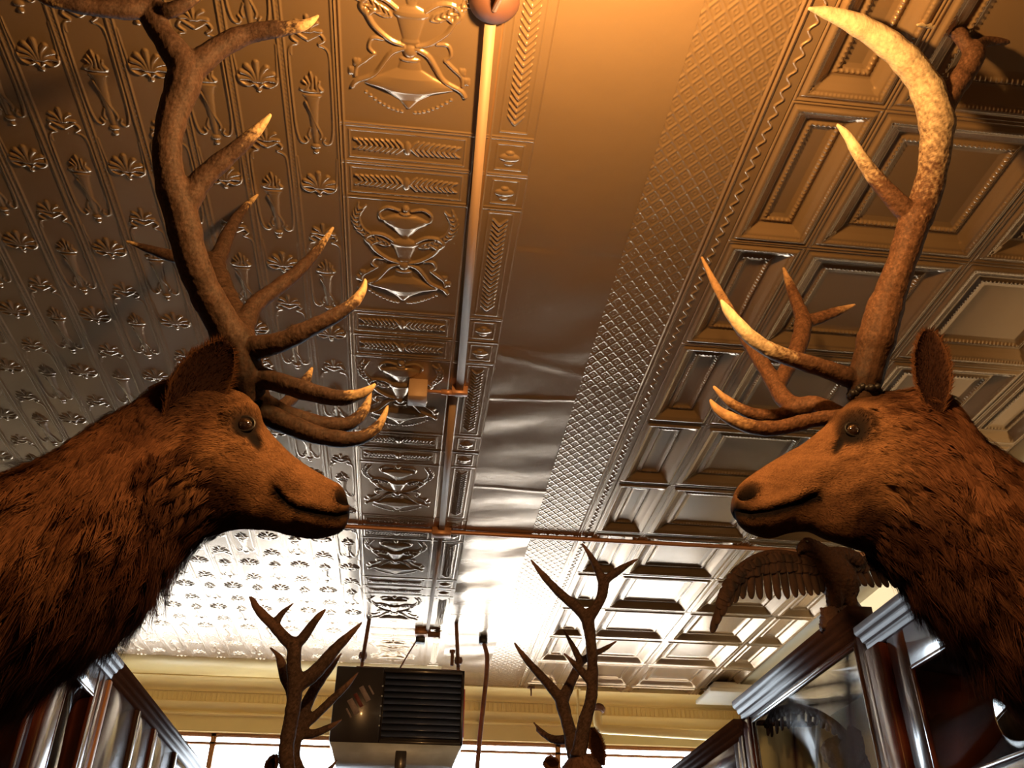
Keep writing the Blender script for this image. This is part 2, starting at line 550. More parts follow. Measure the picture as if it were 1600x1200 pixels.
UP_ = .9144
UWD = .415
urn = Raster(UWD, UP_)
cx = UWD / 2
# two narrow leaf panels
for y0 in (0.0, .1524):
    urn.frame(.028, y0 + .022, UWD - .028, y0 + .130, .003, .0035)
    for k in range(9):
        for sx in (-1, 1):
            x0 = cx + sx * (.012 + k * .0165)
            urn.line([(x0, y0 + .078), (x0 + sx * .010, y0 + .060), (x0 + sx * .022, y0 + .048 + .001 * k)], .0052, .009, .5, 6)
            urn.line([(x0, y0 + .078), (x0 + sx * .012, y0 + .092), (x0 + sx * .022, y0 + .104 - .001 * k)], .0046, .008, .5, 6)
    urn.ell(cx, y0 + .078, .012, .028, .010)
U0 = .3048
hb = .015
urn.ell(cx, U0 + .040, .012, .016, hb)
urn.ell(cx, U0 + .064, .022, .008, hb)
urn.vessel(cx, [(U0 + .070, .035), (U0 + .082, .060), (U0 + .095, .078), (U0 + .112, .070), (U0 + .13, .045), (U0 + .155, .028), (U0 + .175, .014), (U0 + .185, .012), (U0 + .195, .032), (U0 + .205, .046), (U0 + .215, .048), (U0 + .225, .038), (U0 + .27, .027), (U0 + .29, .022), (U0 + .30, .026), (U0 + .315, .012)], .018)
urn.ell(cx, U0 + .330, .020, .024, .017)
urn.ell(cx, U0 + .358, .030, .008, .014)
urn.vessel(cx, [(U0 + .36, .026), (U0 + .39, .034), (U0 + .415, .075), (U0 + .440, .125), (U0 + .452, .128), (U0 + .47, .07), (U0 + .50, .028), (U0 + .53, .004)], .022)
for sx in (-1, 1):
    urn.line([(cx + sx * .02, U0 + .05), (cx + sx * .06, U0 + .038), (cx + sx * .088, U0 + .062), (cx + sx * .084, U0 + .092), (cx + sx * .07, U0 + .098)], .0045, .010)
    urn.line([(cx + sx * .04, U0 + .20), (cx + sx * .075, U0 + .175), (cx + sx * .115, U0 + .175), (cx + sx * .135, U0 + .20), (cx + sx * .118, U0 + .225), (cx + sx * .10, U0 + .212)], .007, .011)
    urn.line([(cx + sx * .125, U0 + .21), (cx + sx * .10, U0 + .26), (cx + sx * .055, U0 + .30), (cx + sx * .018, U0 + .312)], .008, .012, .2)
    urn.line([(cx + sx * .015, U0 + .32), (cx + sx * .05, U0 + .34), (cx + sx * .075, U0 + .38), (cx + sx * .10, U0 + .42), (cx + sx * .15, U0 + .448), (cx + sx * .165, U0 + .47)], .009, .012, .3)
    urn.line([(cx + sx * .075, U0 + .30), (cx + sx * .105, U0 + .30), (cx + sx * .115, U0 + .33), (cx + sx * .10, U0 + .35)], .005, .008)
    urn.line([(cx + sx * .10, U0 + .35), (cx + sx * .125, U0 + .375), (cx + sx * .15, U0 + .40), (cx + sx * .155, U0 + .43)], .006, .009)
    urn.ell(cx + sx * .15, U0 + .385, .010, .016, .008, .5)
    urn.ell(cx + sx * .165, U0 + .415, .009, .015, .008, -.5)
    # wreath branch of laurel leaves
    br = catmull([(cx + sx * .150, U0 + .045), (cx + sx * .168, U0 + .10), (cx + sx * .150, U0 + .16), (cx + sx * .10, U0 + .20), (cx + sx * .055, U0 + .225)], 13)
    for k in range(12):
        x0, y0 = br[k]; x1, y1 = br[k + 1]
        tx, ty = x0 - x1, y0 - y1; nn = math.hypot(tx, ty); tx /= nn; ty /= nn
        for sd in (-1, 1):
            urn.line([(x1, y1), (x1 + tx * .012 - ty * sd * .010, y1 + ty * .012 + tx * sd * .010), (x1 + tx * .028 - ty * sd * .013, y1 + ty * .028 + tx * sd * .013)], .0048, .008, .5, 5)
    for k in range(9):
        a = k / 8
        urn.ell(cx + sx * (.02 + .105 * a), U0 + .545 - .06 * a ** 1.6, .005, .005, .006)
urn.mirror()
for yy in (0, .1524, .3048):
    for dy in (-.0045, .0045):
        urn.seg(.0, (yy + dy) % UP_, UWD, (yy + dy) % UP_, .0032, .0032, .0045)

BWD = .140
bor = Raster(BWD, UP_)
bx = BWD / 2
for y0 in (0.0, .1524):
    bor.frame(.028, y0 + .024, BWD - .028, y0 + .128, .003, .0035)
    bor.ell(bx, y0 + .06, .014, .010, .010); bor.ell(bx, y0 + .078, .032, .017, .012); bor.ell(bx, y0 + .10, .016, .012, .009)
bor.frame(.028, U0 + .022, BWD - .028, U0 + .585, .003, .0035)
for k in range(21):
    y0 = U0 + .06 + k * .0235
    for sx in (-1, 1):
        bor.line([(bx, y0 + .022), (bx + sx * .012, y0 + .008), (bx + sx * .024, y0 - .008)], .0052, .009, .5, 6)
for yy in (0, .1524, .3048):
    bor.seg(.0, (yy - .0045) % UP_, BWD, (yy - .0045) % UP_, .003, .003, .004)
    bor.seg(.0, (yy + .0045) % UP_, BWD, (yy + .0045) % UP_, .003, .003, .004)


def h_urns(x, y):
    h = urn.at(x + .315, (y - 1.9095) % UP_)
    h = np.where(x > .1, bor.at(x - .145, (y - 1.9095) % UP_), h)
    for xe in (-.315, -.303, .102, .146, .286):
        h = np.maximum(h, .0065 * np.exp(-((x - xe) / .0032) ** 2))
    return .65 * h


def h_plain(x, y):
    return .002 * np.sin(y * 5.1 + 1.3 * np.sin(x * 9)) * np.sin(x * 7 + 2) + .0025 * np.sin(y * 11 + 2 * np.sin(x * 6 + y * 3)) * (y > 2.4) + .0015 * np.sin(y * 23 + 5 * x) * (y > 3) \
        + .003 * np.exp(-((y - 3.05 - .3 * (x - .3)) / .03) ** 2) + .004 * np.exp(-(((y - 3.42 + .1 * x) / .012) ** 2)) + .003 * np.exp(-((y - 4.25) / .01) ** 2)


def h_lattice(x, y):
    g = .042
    a = (x * .80 + y * .60) / g; b = (x * .80 - y * .60) / g
    fa = np.abs(a - np.round(a)); fb = np.abs(b - np.round(b))
    l = np.exp(-(fa / .10) ** 2) + np.exp(-(fb / .10) ** 2)
    ca, cb = np.abs(a - np.floor(a) - .5), np.abs(b - np.floor(b) - .5)
    m = np.maximum(ca, cb)
    d = np.exp(-((m - .17) / .06) ** 2)
    return .0024 * np.minimum(l, 1) + .0015 * d


def h_mould(x, y):
    """double bead + scalloped strip between lattice and coffers (x .925 .. 1.02)"""
    h = .0075 * np.exp(-((x - .934) / .0045) ** 2) + .0075 * np.exp(-((x - .949) / .0045) ** 2)
    s_ = .985 + .008 * np.cos(y / .052 * 2 * math.pi)
    h = np.maximum(h, .005 * np.exp(-((x - s_) / .0032) ** 2))
    return h


CPX = [0, .006, .014, .022, .030, .040, .046, .055, .075, .095, .105, .115, .122, .130, .140, .150, .6]
CPH = [.004, .009, .004, .006, .012, .012, .006, .004, -.010, -.022, -.023, -.017, -.017, -.024, -.026, -.028, -.028]
NX0, NX1 = 1.0184, 1.307
T_ = .6096


def h_coffer(x, y):
    v = (y - 1.6603) % T_
    u = np.where(x < NX1, x - NX0, (x - NX1) % T_)
    wd = np.where(x < NX1, NX1 - NX0, T_)
    u = np.where(x > NX1 + 2 * T_, x - NX1 - 2 * T_, u)
    wd = np.where(x > NX1 + 2 * T_, .3046, wd)
    du = np.minimum(u, wd - u); dv = np.minimum(v, T_ - v)
    nar = (wd < .4)
    k = np.where(nar, .82, 1.0)
    d = np.minimum(du, dv) / k
    h = np.interp(d, CPX, CPH)
    al = np.where(du < dv, v, u)
    bead = .0035 * np.clip(np.cos(al / .0165 * 2 * math.pi), -.2, 1) * np.exp(-((d - .122) / .0055) ** 2)
    bead2 = .002 * np.clip(np.cos(al / .013 * 2 * math.pi), -.2, 1) * np.exp(-((d - .043) / .004) ** 2)
    # corner leaf
    dg = np.abs(du - dv); cor = .0035 * np.exp(-(dg / .006) ** 2) * (d > .045) * (d < .075)
    return h + bead + bead2 + cor


def sheet(name, fn, x0, x1, ylist, material, par):
    """one relief sheet; finer rows near the eye"""
    Vs, Fs, n0 = [], [], 0
    for (ya, yb, dx, dy) in ylist:
        nx = max(2, int(round((x1 - x0) / dx)) + 1); ny = max(2, int(round((yb - ya) / dy)) + 1)
        X, Y = np.meshgrid(np.linspace(x0, x1, nx), np.linspace(ya, yb, ny))
        Hh = fn(np.clip(X, x0 + 1e-6, x1 - 1e-6).ravel(), Y.ravel())
        Vs.append(np.stack([X.ravel(), Y.ravel(), CEIL - Hh], 1))
        I = np.arange(nx * ny).reshape(ny, nx) + n0
        Fs.append(np.stack([I[:-1, :-1], I[1:, :-1], I[1:, 1:], I[:-1, 1:]], -1).reshape(-1, 4))
        n0 += nx * ny
    me = np_mesh(name, np.concatenate(Vs), np.concatenate(Fs))
    return link_mesh(name, me, material, par)


CE = bpy.data.objects['ceiling']
BN = lambda e, a=2.4e-3: [(1.15, 2.2, a, 2.4e-3), (2.2, 3.2, a * 1.3, 3.2e-3), (3.2, 5.0, a * 1.6, 5e-3), (5.0, e, a * 2.2, 8e-3)]
sheet('torch_relief_sheet', h_lanes, -.315 - LW * 5.9, -.315, BN(7.42), M['tin'], CE)
sheet('torch_relief_sheet', h_lanes, -2.95, -.315 - LW * 5.9, [(1.4, 3.2, 3e-3, 3.2e-3), (3.2, 5.0, 4e-3, 5e-3), (5.0, 7.42, 5.5e-3, 8e-3)], M['tin'], CE)
sheet('urn_relief_sheet', h_urns, -.315, .288, BN(7.42, 2.0e-3), M['tin'], CE)
sheet('smooth_sheet', h_plain, .288, .668, [(1.15, 8.0, .02, .012)], M['tin_plain'], CE)
sheet('lattice_relief_sheet', h_lattice, .668, .925, BN(8.0, 2.4e-3), M['tin'], CE)
sheet('moulding_sheet', h_mould, .925, NX0, BN(8.0, 1.8e-3), M['tin'], CE)
sheet('coffer_relief_sheet', h_coffer, NX0, NX1 + 2 * T_ + .3046, BN(7.95, 2.8e-3), M['tin'], CE)
e1 = MB().box((-3.0, 7.42, CEIL - .002), (.288, 7.97, CEIL + .03)).box((.288, 7.94, CEIL - .002), (3.0, 7.97, CEIL + .03))
MB().box((NX1 + 2 * T_ + .3046, 1.15, CEIL - .014), (3.0, 7.93, CEIL + .03)).build('side_border', M['side_paint'], CE)
e1.build('plain_border', M['cream'], CE)
#END_CEILING

# ------------------------------------------------------------------ elk
def smooth_ring(name, secs, nS, nT, colour_fn, parent, mat_, features=None, jaw=.30):
    """secs rows: (tx,ty,bx,by,Y,W). A body lofted nose to shoulder through profile sections; returns data for fur"""
    A = catmull(secs, nS)
    C = np.zeros((nS, 3)); U = np.zeros((nS, 3)); Ar = np.zeros(nS); W = A[:, 5]
    for i in range(nS):
        t = P(A[i, 0], A[i, 1], A[i, 4]); b = P(A[i, 2], A[i, 3], A[i, 4])
        C[i] = (t + b) / 2; d = t - b; a = np.linalg.norm(d) / 2
        U[i] = d / (2 * a)
        # seen from below the flank adds to the outline: take its share off the half height
        th = math.atan2(C[i][2] - EYE[2], A[i, 4])
        Ar[i] = math.sqrt(max(a * a - (W[i] * math.tan(th)) ** 2 * .8, (.5 * a) ** 2))
    TH = np.linspace(0, 2 * math.pi, nT, endpoint=False)
    Lat = np.array([0, -1.0, 0])
    ct, st = np.cos(TH), np.sin(TH)
    V = np.zeros((nS, nT, 3))
    sf = np.linspace(0, 1, nS)
    for i in range(nS):
        wj = W[i] * (1 - jaw * np.clip(-ct, 0, 1) ** 1.5 * np.clip(1.4 - sf[i] * 2.2, 0, 1))
        e = .86
        V[i] = C[i] + np.outer(Ar[i] * np.sign(ct) * np.abs(ct) ** e, U[i]) + np.outer(wj * np.sign(st) * np.abs(st) ** e, Lat)
    px, py = proj(V.reshape(-1, 3)); px = px.reshape(nS, nT); py = py.reshape(nS, nT)
    near = st > -1e-6
    mir = (-np.arange(nT)) % nT
    inward = C[:, None, :] - V; inward /= np.linalg.norm(inward, axis=2)[..., None] + 1e-9
    disp = np.zeros((nS, nT))
    if features:
        dd = features(px, py)
        dd = np.where(near[None, :], dd, dd[:, mir])
        disp = dd
    V = V - inward * disp[..., None]
    cols = colour_fn(px, py, sf[:, None] * np.ones(nT)[None], TH[None, :] * np.ones(nS)[:, None], V)
    cols = np.where(near[None, :, None], cols, cols[:, mir, :])
    I = np.arange(nS * nT).reshape(nS, nT)
    Fq = np.stack([I[:-1], np.roll(I[:-1], -1, 1), np.roll(I[1:], -1, 1), I[1:]], -1).reshape(-1, 4)
    n = nS * nT
    Vv = np.concatenate([V.reshape(-1, 3), [V[0].mean(0) - (C[4] - C[0]) * .02], [V[-1].mean(0)]])
    fs = [tuple(q) for q in Fq] + [(n, (k + 1) % nT, k) for k in range(nT)] + [(n + 1, n - nT + k, n - nT + (k + 1) % nT) for k in range(nT)]
    cc = np.concatenate([cols.reshape(-1, 3), cols[0].mean(0)[None], cols[-1].mean(0)[None]])
    me = np_mesh(name, Vv, fs, cc)
    import bmesh
    bm = bmesh.new(); bm.from_mesh(me); bmesh.ops.recalc_face_normals(bm, faces=bm.faces); bm.to_mesh(me); bm.free()
    o = link_mesh(name, me, mat_, parent)
    return o, V, cols, C, sf


def fur(parent, V, cols, C, sf, n, len_fn, grav=.5, dens_fn=None, mat_=None, skip=None, lift=.28, width=.0009, seed=1, dark=.5):
    rng = np.random.default_rng(seed)
    nS, nT, _ = V.shape
    du = np.roll(V, -1, 1) - V
    dv = np.zeros_like(V); dv[:-1] = V[1:] - V[:-1]; dv[-1] = dv[-2]
    Nn = np.cross(du, dv); area = np.linalg.norm(Nn, axis=2)
    Nn /= area[..., None] + 1e-12
    out = V - C[:, None, :]
    Nn *= np.sign((Nn * out).sum(2))[..., None]
    wgt = area * (dens_fn(sf)[:, None] if dens_fn else 1)
    st = np.sin(np.linspace(0, 2 * math.pi, nT, endpoint=False))
    wgt = wgt * np.where(st > -.55, 1, .3)[None]
    if skip is not None: wgt = wgt * (1 - skip)
    wgt[-1] = 0
    pr = wgt.ravel() / wgt.sum()
    idx = rng.choice(nS * nT, n, p=pr)
    i, j = idx // nT, idx % nT
    a, b = rng.random(n), rng.random(n)
    p = V[i, j] + du[i, j] * a[:, None] + dv[i, j] * b[:, None]
    nn = Nn[i, j]
    t = dv[i, j] / (np.linalg.norm(dv[i, j], axis=1)[:, None] + 1e-9)
    L = len_fn(sf[i], np.linspace(0, 2 * math.pi, nT, endpoint=False)[j]) * rng.uniform(.55, 1.25, n)
    clump = np.stack([noise3(p, .05, 11), noise3(p, .05, 12), noise3(p, .05, 13)], 1)
    d = t + clump * .28 + np.array([0, 0, -1.0]) * (grav * np.clip(L / .03, .1, 3.0))[:, None] + rng.normal(size=(n, 3)) * .13
    d = d - nn * (d * nn).sum(1)[:, None]
    d /= np.linalg.norm(d, axis=1)[:, None] + 1e-9
    d1 = d + nn * (lift + .22 * noise3(p, .025, 14) * np.clip(L / .03, 0, 1))[:, None]; d2 = d + nn * (lift * .15) + np.array([0, 0, -.35]) * np.clip(L / .04, 0, 1)[:, None]
    side = np.cross(nn, d); side /= np.linalg.norm(side, axis=1)[:, None]
    wd = width * rng.uniform(.7, 1.4, n) * np.clip(L / .02, .7, 1.7)
    m = p + d1 * (L * .5)[:, None]; e = m + d2 * (L * .55)[:, None]
    s0 = side * wd[:, None]
    p = p - nn * .001
    VV = np.stack([p - s0, p + s0, m + s0 * .8, m - s0 * .8, e], 1).reshape(-1, 3)
    base = np.arange(n) * 5
    tri = np.stack([base, base + 1, base + 2, base, base + 2, base + 3, base + 3, base + 2, base + 4], 1).reshape(-1, 3)
    cc = cols[i, j]
    streak = np.clip(noise3(p * np.array([1, 1, 1.0]), .06, 5) * .5 + .5, 0, 1)
    k = (1 - dark * streak * rng.uniform(.3, 1, n)) * rng.uniform(.75, 1.25, n)
    cc = cc * k[:, None]
    CC = np.repeat(cc[:, None, :], 5, 1); CC[:, :2] *= .8; CC[:, 4] *= 1.2
    me = np_mesh('fur', VV, tri, CC.reshape(-1, 3))
    o = link_mesh('fur', me, mat_ or M['fur'], parent)
    tag(o, kind='stuff')
    return o


def locks(parent, V, cols, C, sf, n, per, len_fn, region, seed=1):
    """pointed locks of longer hair, many hairs running together to one tip"""
    rng = np.random.default_rng(seed)
    nS, nT, _ = V.shape
    du = np.roll(V, -1, 1) - V; dv = np.zeros_like(V); dv[:-1] = V[1:] - V[:-1]; dv[-1] = dv[-2]
    Nn = np.cross(du, dv); area = np.linalg.norm(Nn, axis=2); Nn /= area[..., None] + 1e-12
    Nn *= np.sign((Nn * (V - C[:, None, :])).sum(2))[..., None]
    th = np.linspace(0, 2 * math.pi, nT, endpoint=False)
    wgt = area * region(sf[:, None] * np.ones(nT)[None], th[None] * np.ones(nS)[:, None]); wgt[-4:] = 0
    idx = rng.choice(nS * nT, n, p=wgt.ravel() / wgt.sum()); i, j = idx // nT, idx % nT
    p = V[i, j]; nn = Nn[i, j]
    t = dv[i, j] / (np.linalg.norm(dv[i, j], axis=1)[:, None] + 1e-9)
    L = len_fn(sf[i], th[j]) * rng.uniform(.6, 1.35, n)
    d = t * .8 + np.array([0, 0, -1.1]) + rng.normal(size=(n, 3)) * .22
    d = d - nn * (d * nn).sum(1)[:, None] * .8; d /= np.linalg.norm(d, axis=1)[:, None]
    tip = p + d * L[:, None] + nn * (L * rng.uniform(.10, .62, n))[:, None] + np.array([0, 0, -.15]) * L[:, None]
    sd = np.cross(nn, d); sd /= np.linalg.norm(sd, axis=1)[:, None]
    R_ = (L * rng.uniform(.16, .30, n))[:, None, None]
    a = rng.normal(size=(n, per, 1)); b = rng.normal(size=(n, per, 1))
    r0 = p[:, None] + sd[:, None] * R_ * a + d[:, None] * R_ * b * .8 - nn[:, None] * .002
    tp_ = tip[:, None] + rng.normal(size=(n, per, 3)) * (L * .05)[:, None, None] + (r0 - p[:, None]) * .12 - d[:, None] * (L[:, None] * rng.random((n, per)) * .35)[..., None]
    mid = (r0 + tp_) / 2 + nn[:, None] * (L * .10)[:, None, None]
    s0 = (sd * .0009)[:, None] * rng.uniform(.7, 1.4, (n, per, 1))
    VV = np.stack([r0 - s0, r0 + s0, mid + s0 * .8, mid - s0 * .8, tp_], 2).reshape(-1, 3)
    m = n * per; base = np.arange(m) * 5
    tri = np.stack([base, base + 1, base + 2, base, base + 2, base + 3, base + 3, base + 2, base + 4], 1).reshape(-1, 3)
    cc = np.repeat(cols[i, j][:, None] * rng.uniform(.55, 1.15, (n, 1, 1)), per, 1) * rng.uniform(.8, 1.2, (n, per, 1))
    CC = np.repeat(cc.reshape(-1, 1, 3), 5, 1)
    o = link_mesh('fur_locks', np_mesh('fur_locks', VV, tri, CC.reshape(-1, 3)), M['fur'], parent)
    tag(o, kind='stuff')
    return o


def ellm(px, py, cx, cy, rx, ry, rot=0.0, soft=.4):
    c_, s_ = math.cos(rot), math.sin(rot)
    d = np.sqrt((((px - cx) * c_ + (py - cy) * s_) / rx) ** 2 + ((-(px - cx) * s_ + (py - cy) * c_) / ry) ** 2)
    return 1 / (1 + np.exp((d - 1) / (soft * .25)))


def linem(px, py, pts, wd):
    pts = np.asarray(pts, float)
    best = np.full(px.shape, 1e9)
    for a, b in zip(pts[:-1], pts[1:]):
        d = b - a
        t = np.clip(((px - a[0]) * d[0] + (py - a[1]) * d[1]) / (d @ d), 0, 1)
        best = np.minimum(best, np.hypot(px - a[0] - d[0] * t, py - a[1] - d[1] * t))
    return np.exp(-(best / wd) ** 2)


def antler(tines, parent, voxel, material, thick=1.06, light=True, bump=.0008, base_col=(.036, .021, .015), tip_col=(.36, .24, .12), label=None, seed=3, tip_from=.62, dark_at=None):
    """tines: list of point lists (px,py,Y,r_px). Tubes merged into one continuous branched surface"""
    mb = MB(); sk = []
    for ti, tn in enumerate(tines):
        A = np.array(tn, float)
        A = catmull(A, max(12, (len(A) - 1) * 7))
        pts = np.array([P(a[0], a[1], a[2]) for a in A])
        dist = np.array([np.dot(q - EYE, FW) for q in pts])
        rad = (np.maximum(A[:, 3], .8) * thick + .7) * dist / F
        s_ = np.concatenate([[0], np.cumsum(np.linalg.norm(np.diff(pts, axis=0), axis=1))])
        rad = rad * (1 + .025 * np.sin(s_ * 70 + seed) + .02 * np.sin(s_ * 121 + 1))
        mb.tube(pts, rad, n=14)
        is_tip = A[-1, 3] < 2.6
        for q, sv, rr in zip(pts, s_ / s_[-1], rad):
            if ti == 0 or sv > .22: sk.append((q, (sv if is_tip else 0.0), rr))
    me = np_mesh('antler', np.array(mb.v, np.float32), mb.f)
    tmp = bpy.data.objects.new('tmp', me); COL.objects.link(tmp)
    m = tmp.modifiers.new('r', 'REMESH'); m.mode = 'VOXEL'; m.voxel_size = voxel
    m2 = tmp.modifiers.new('s', 'SMOOTH'); m2.factor = .5; m2.iterations = 3
    dg = bpy.context.evaluated_depsgraph_get()
    out = bpy.data.meshes.new_from_object(tmp.evaluated_get(dg))
    bpy.data.objects.remove(tmp)
    n = len(out.vertices)
    co_ = np.zeros(n * 3, np.float32); out.vertices.foreach_get('co', co_); co_ = co_.reshape(-1, 3).astype(float)
    no_ = np.zeros(n * 3, np.float32); out.vertices.foreach_get('normal', no_); no_ = no_.reshape(-1, 3).astype(float)
    kd = KDTree(len(sk))
    for i, (q, _, _) in enumerate(sk): kd.insert(Vector(q), i)
    kd.balance()
    tv = np.array([sk[kd.find(Vector(q))[1]][1] for q in co_])
    nz = noise3(co_, .03, seed) * .5 + noise3(co_, .011, seed + 1) * .5
    co2 = co_ + no_ * (bump * nz * (1 - np.clip((tv - .6) / .4, 0, 1)))[:, None]
    out.vertices.foreach_set('co', co2.astype(np.float32).ravel())
    k = np.clip((tv - tip_from + .12 * nz) / (1 - tip_from) * 1.5, 0, 1)[:, None] if light else np.zeros((n, 1))
    b = np.array(base_col)[None] * (1 + .45 * nz[:, None])
    cc = b * (1 - k) + np.array(tip_col)[None] * k
    pit = np.clip(noise3(co_, .006, seed + 7) * .9 + noise3(co_, .015, seed + 8) * .5, -1, 1)
    cc = cc * (1 + (.38 * pit * (1 - .8 * k[:, 0]))[:, None])
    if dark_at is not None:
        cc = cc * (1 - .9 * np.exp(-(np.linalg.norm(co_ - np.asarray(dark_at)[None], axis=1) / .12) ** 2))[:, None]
    a = out.color_attributes.new('tint', 'FLOAT_COLOR', 'POINT')
    c4 = np.ones((n, 4), np.float32); c4[:, :3] = np.clip(cc, .004, 1); a.data.foreach_set('color', c4.ravel())
    out.update()
    o = link_mesh('antler', out, material, parent)
    if label: o['label'] = label
    return o


def ear(name, base, tip, side, wid, cup, nrm, parent, shade=1.0, seed=1):
    """leaf-shaped cupped ear. base, tip 3D; side: unit lateral vec; nrm: direction the hollow faces"""
    base, tip, side, nrm = map(lambda q: np.asarray(q, float), (base, tip, side, nrm))
    n, m = 30, 21
    t = np.linspace(0, 1, n); v = np.linspace(-1, 1, m)
    wp = np.interp(t, [0, .12, .3, .5, .7, .85, .95, 1], [.38, .62, .92, 1, .88, .62, .34, .05]) * wid
    G = np.zeros((n, m, 3)); ax = tip - base
    for i in range(n):
        for j in range(m):
            r_ = wp[i]
            G[i, j] = base + ax * t[i] + side * v[j] * r_ * (1 - .12 * v[j] ** 2) + nrm * (cup * (v[j] ** 2) * (r_ / wid) - .02 * math.sin(t[i] * math.pi))
    back = G - nrm * .007 - nrm * (.012 * np.clip(1 - np.abs(v), 0, 1))[None, :, None]
    V = np.concatenate([G.reshape(-1, 3), back.reshape(-1, 3)])
    I = np.arange(n * m).reshape(n, m); O = n * m
    fs = []
    for i in range(n - 1):
        for j in range(m - 1):
            q = (I[i, j], I[i, j + 1], I[i + 1, j + 1], I[i + 1, j])
            fs.append(tuple(map(int, q))); fs.append(tuple(int(x + O) for x in q[::-1]))
    rim = [I[i, 0] for i in range(n)] + [I[n - 1, j] for j in range(1, m)] + [I[i, m - 1] for i in range(n - 2, -1, -1)] + [I[0, j] for j in range(m - 2, 0, -1)]
    for a, b in zip(rim, rim[1:] + rim[:1]): fs.append((int(a), int(b), int(b + O), int(a + O)))
    inner = np.array([.022, .010, .008]); edge = np.array([.075, .033, .017])
    k = (np.abs(v)[None, :] ** 4 * np.ones(n)[:, None])[..., None]
    ci = inner * (1 - k) + edge * k; cb = np.broadcast_to(np.array([.075, .03, .017]), ci.shape)
    me = np_mesh(name, V, fs, shade * np.concatenate([ci.reshape(-1, 3), cb.reshape(-1, 3)]))
    o = link_mesh(name, me, M['hide'], parent)
    # short ear hair
    rng = np.random.default_rng(seed)
    N_ = 5200
    i = rng.integers(0, n - 1, N_); j = rng.integers(0, m, N_); sd = rng.random(N_) < .5
    p = np.where(sd[:, None], G[i, j], back[i, j]) + rng.normal(size=(N_, 3)) * .0015
    axn = ax / np.linalg.norm(ax)
    outd = np.where(sd[:, None], nrm, -nrm)
    d = axn + side * (v[j] * .8)[:, None] + rng.normal(size=(N_, 3)) * .25 + outd * .2
    d /= np.linalg.norm(d, axis=1)[:, None]
    L = rng.uniform(.006, .02, N_) * np.where(sd, 1.1, .8)
    sv = np.cross(outd, d); sv /= np.linalg.norm(sv, axis=1)[:, None] + 1e-9
    ww = sv * .0007
    VV = np.stack([p - ww, p + ww, p + d * L[:, None]], 1).reshape(-1, 3)
    cc = np.where((np.abs(v[j]) > .85)[:, None], np.array([.10, .042, .02]), np.where(sd[:, None], np.array([.03, .013, .009]), np.array([.045, .02, .012]))) * shade * rng.uniform(.5, 1.4, N_)[:, None]
    me = np_mesh('ear_hair', VV, np.arange(N_ * 3).reshape(-1, 3), np.repeat(cc, 3, 0))
    tag(link_mesh('ear_hair', me, M['fur'], o), kind='stuff')
    return o


def eye_set(parent, V, pxpy, r, sink, Ymid, mats=True):
    """eye ball + lids placed on the hide where the profile shows them, and the same on the far side"""
    pxv, pyv = proj(V.reshape(-1, 3))
    nS, nT, _ = V.shape
    st = np.sin(np.linspace(0, 2 * math.pi, nT, endpoint=False))
    ok = np.tile(st > 0, nS)
    d = np.hypot(pxv - pxpy[0], pyv - pxpy[1]) + np.where(ok, 0, 1e6)
    k = int(np.argmin(d)); q = V.reshape(-1, 3)[k]
    for s in (1, -1):
        c_ = q + np.array([0, sink, 0])
        if s < 0: c_ = np.array([c_[0], 2 * Ymid - c_[1], c_[2]])
        mb = MB(); n = 24
        mb.lathe(c_, [(r * math.sin(a), -r * math.cos(a)) for a in np.linspace(.02, math.pi - .02, 17)], axis=(0, -1, 0), n=n)
        e = mb.build('eye', M['eye'], parent, smooth=True)
        lid = MB()
        ang = np.linspace(0, 2 * math.pi, 33)
        dirx = np.array([1, 0, 0]); dz = np.array([0, 0, 1])
        ring = [c_ + np.array([0, -s * r * .45, 0]) + dirx * math.cos(a) * r * 1.12 + dz * math.sin(a) * r * .92 for a in ang]
        lid.tube(ring, [r * (.14 + .12 * max(0, math.sin(a))) for a in ang], n=8, cap=False)
        lid.build('eyelid', M['lid'], parent, smooth=True)
    return q


def to_rgb(*a): return np.array(a, float)


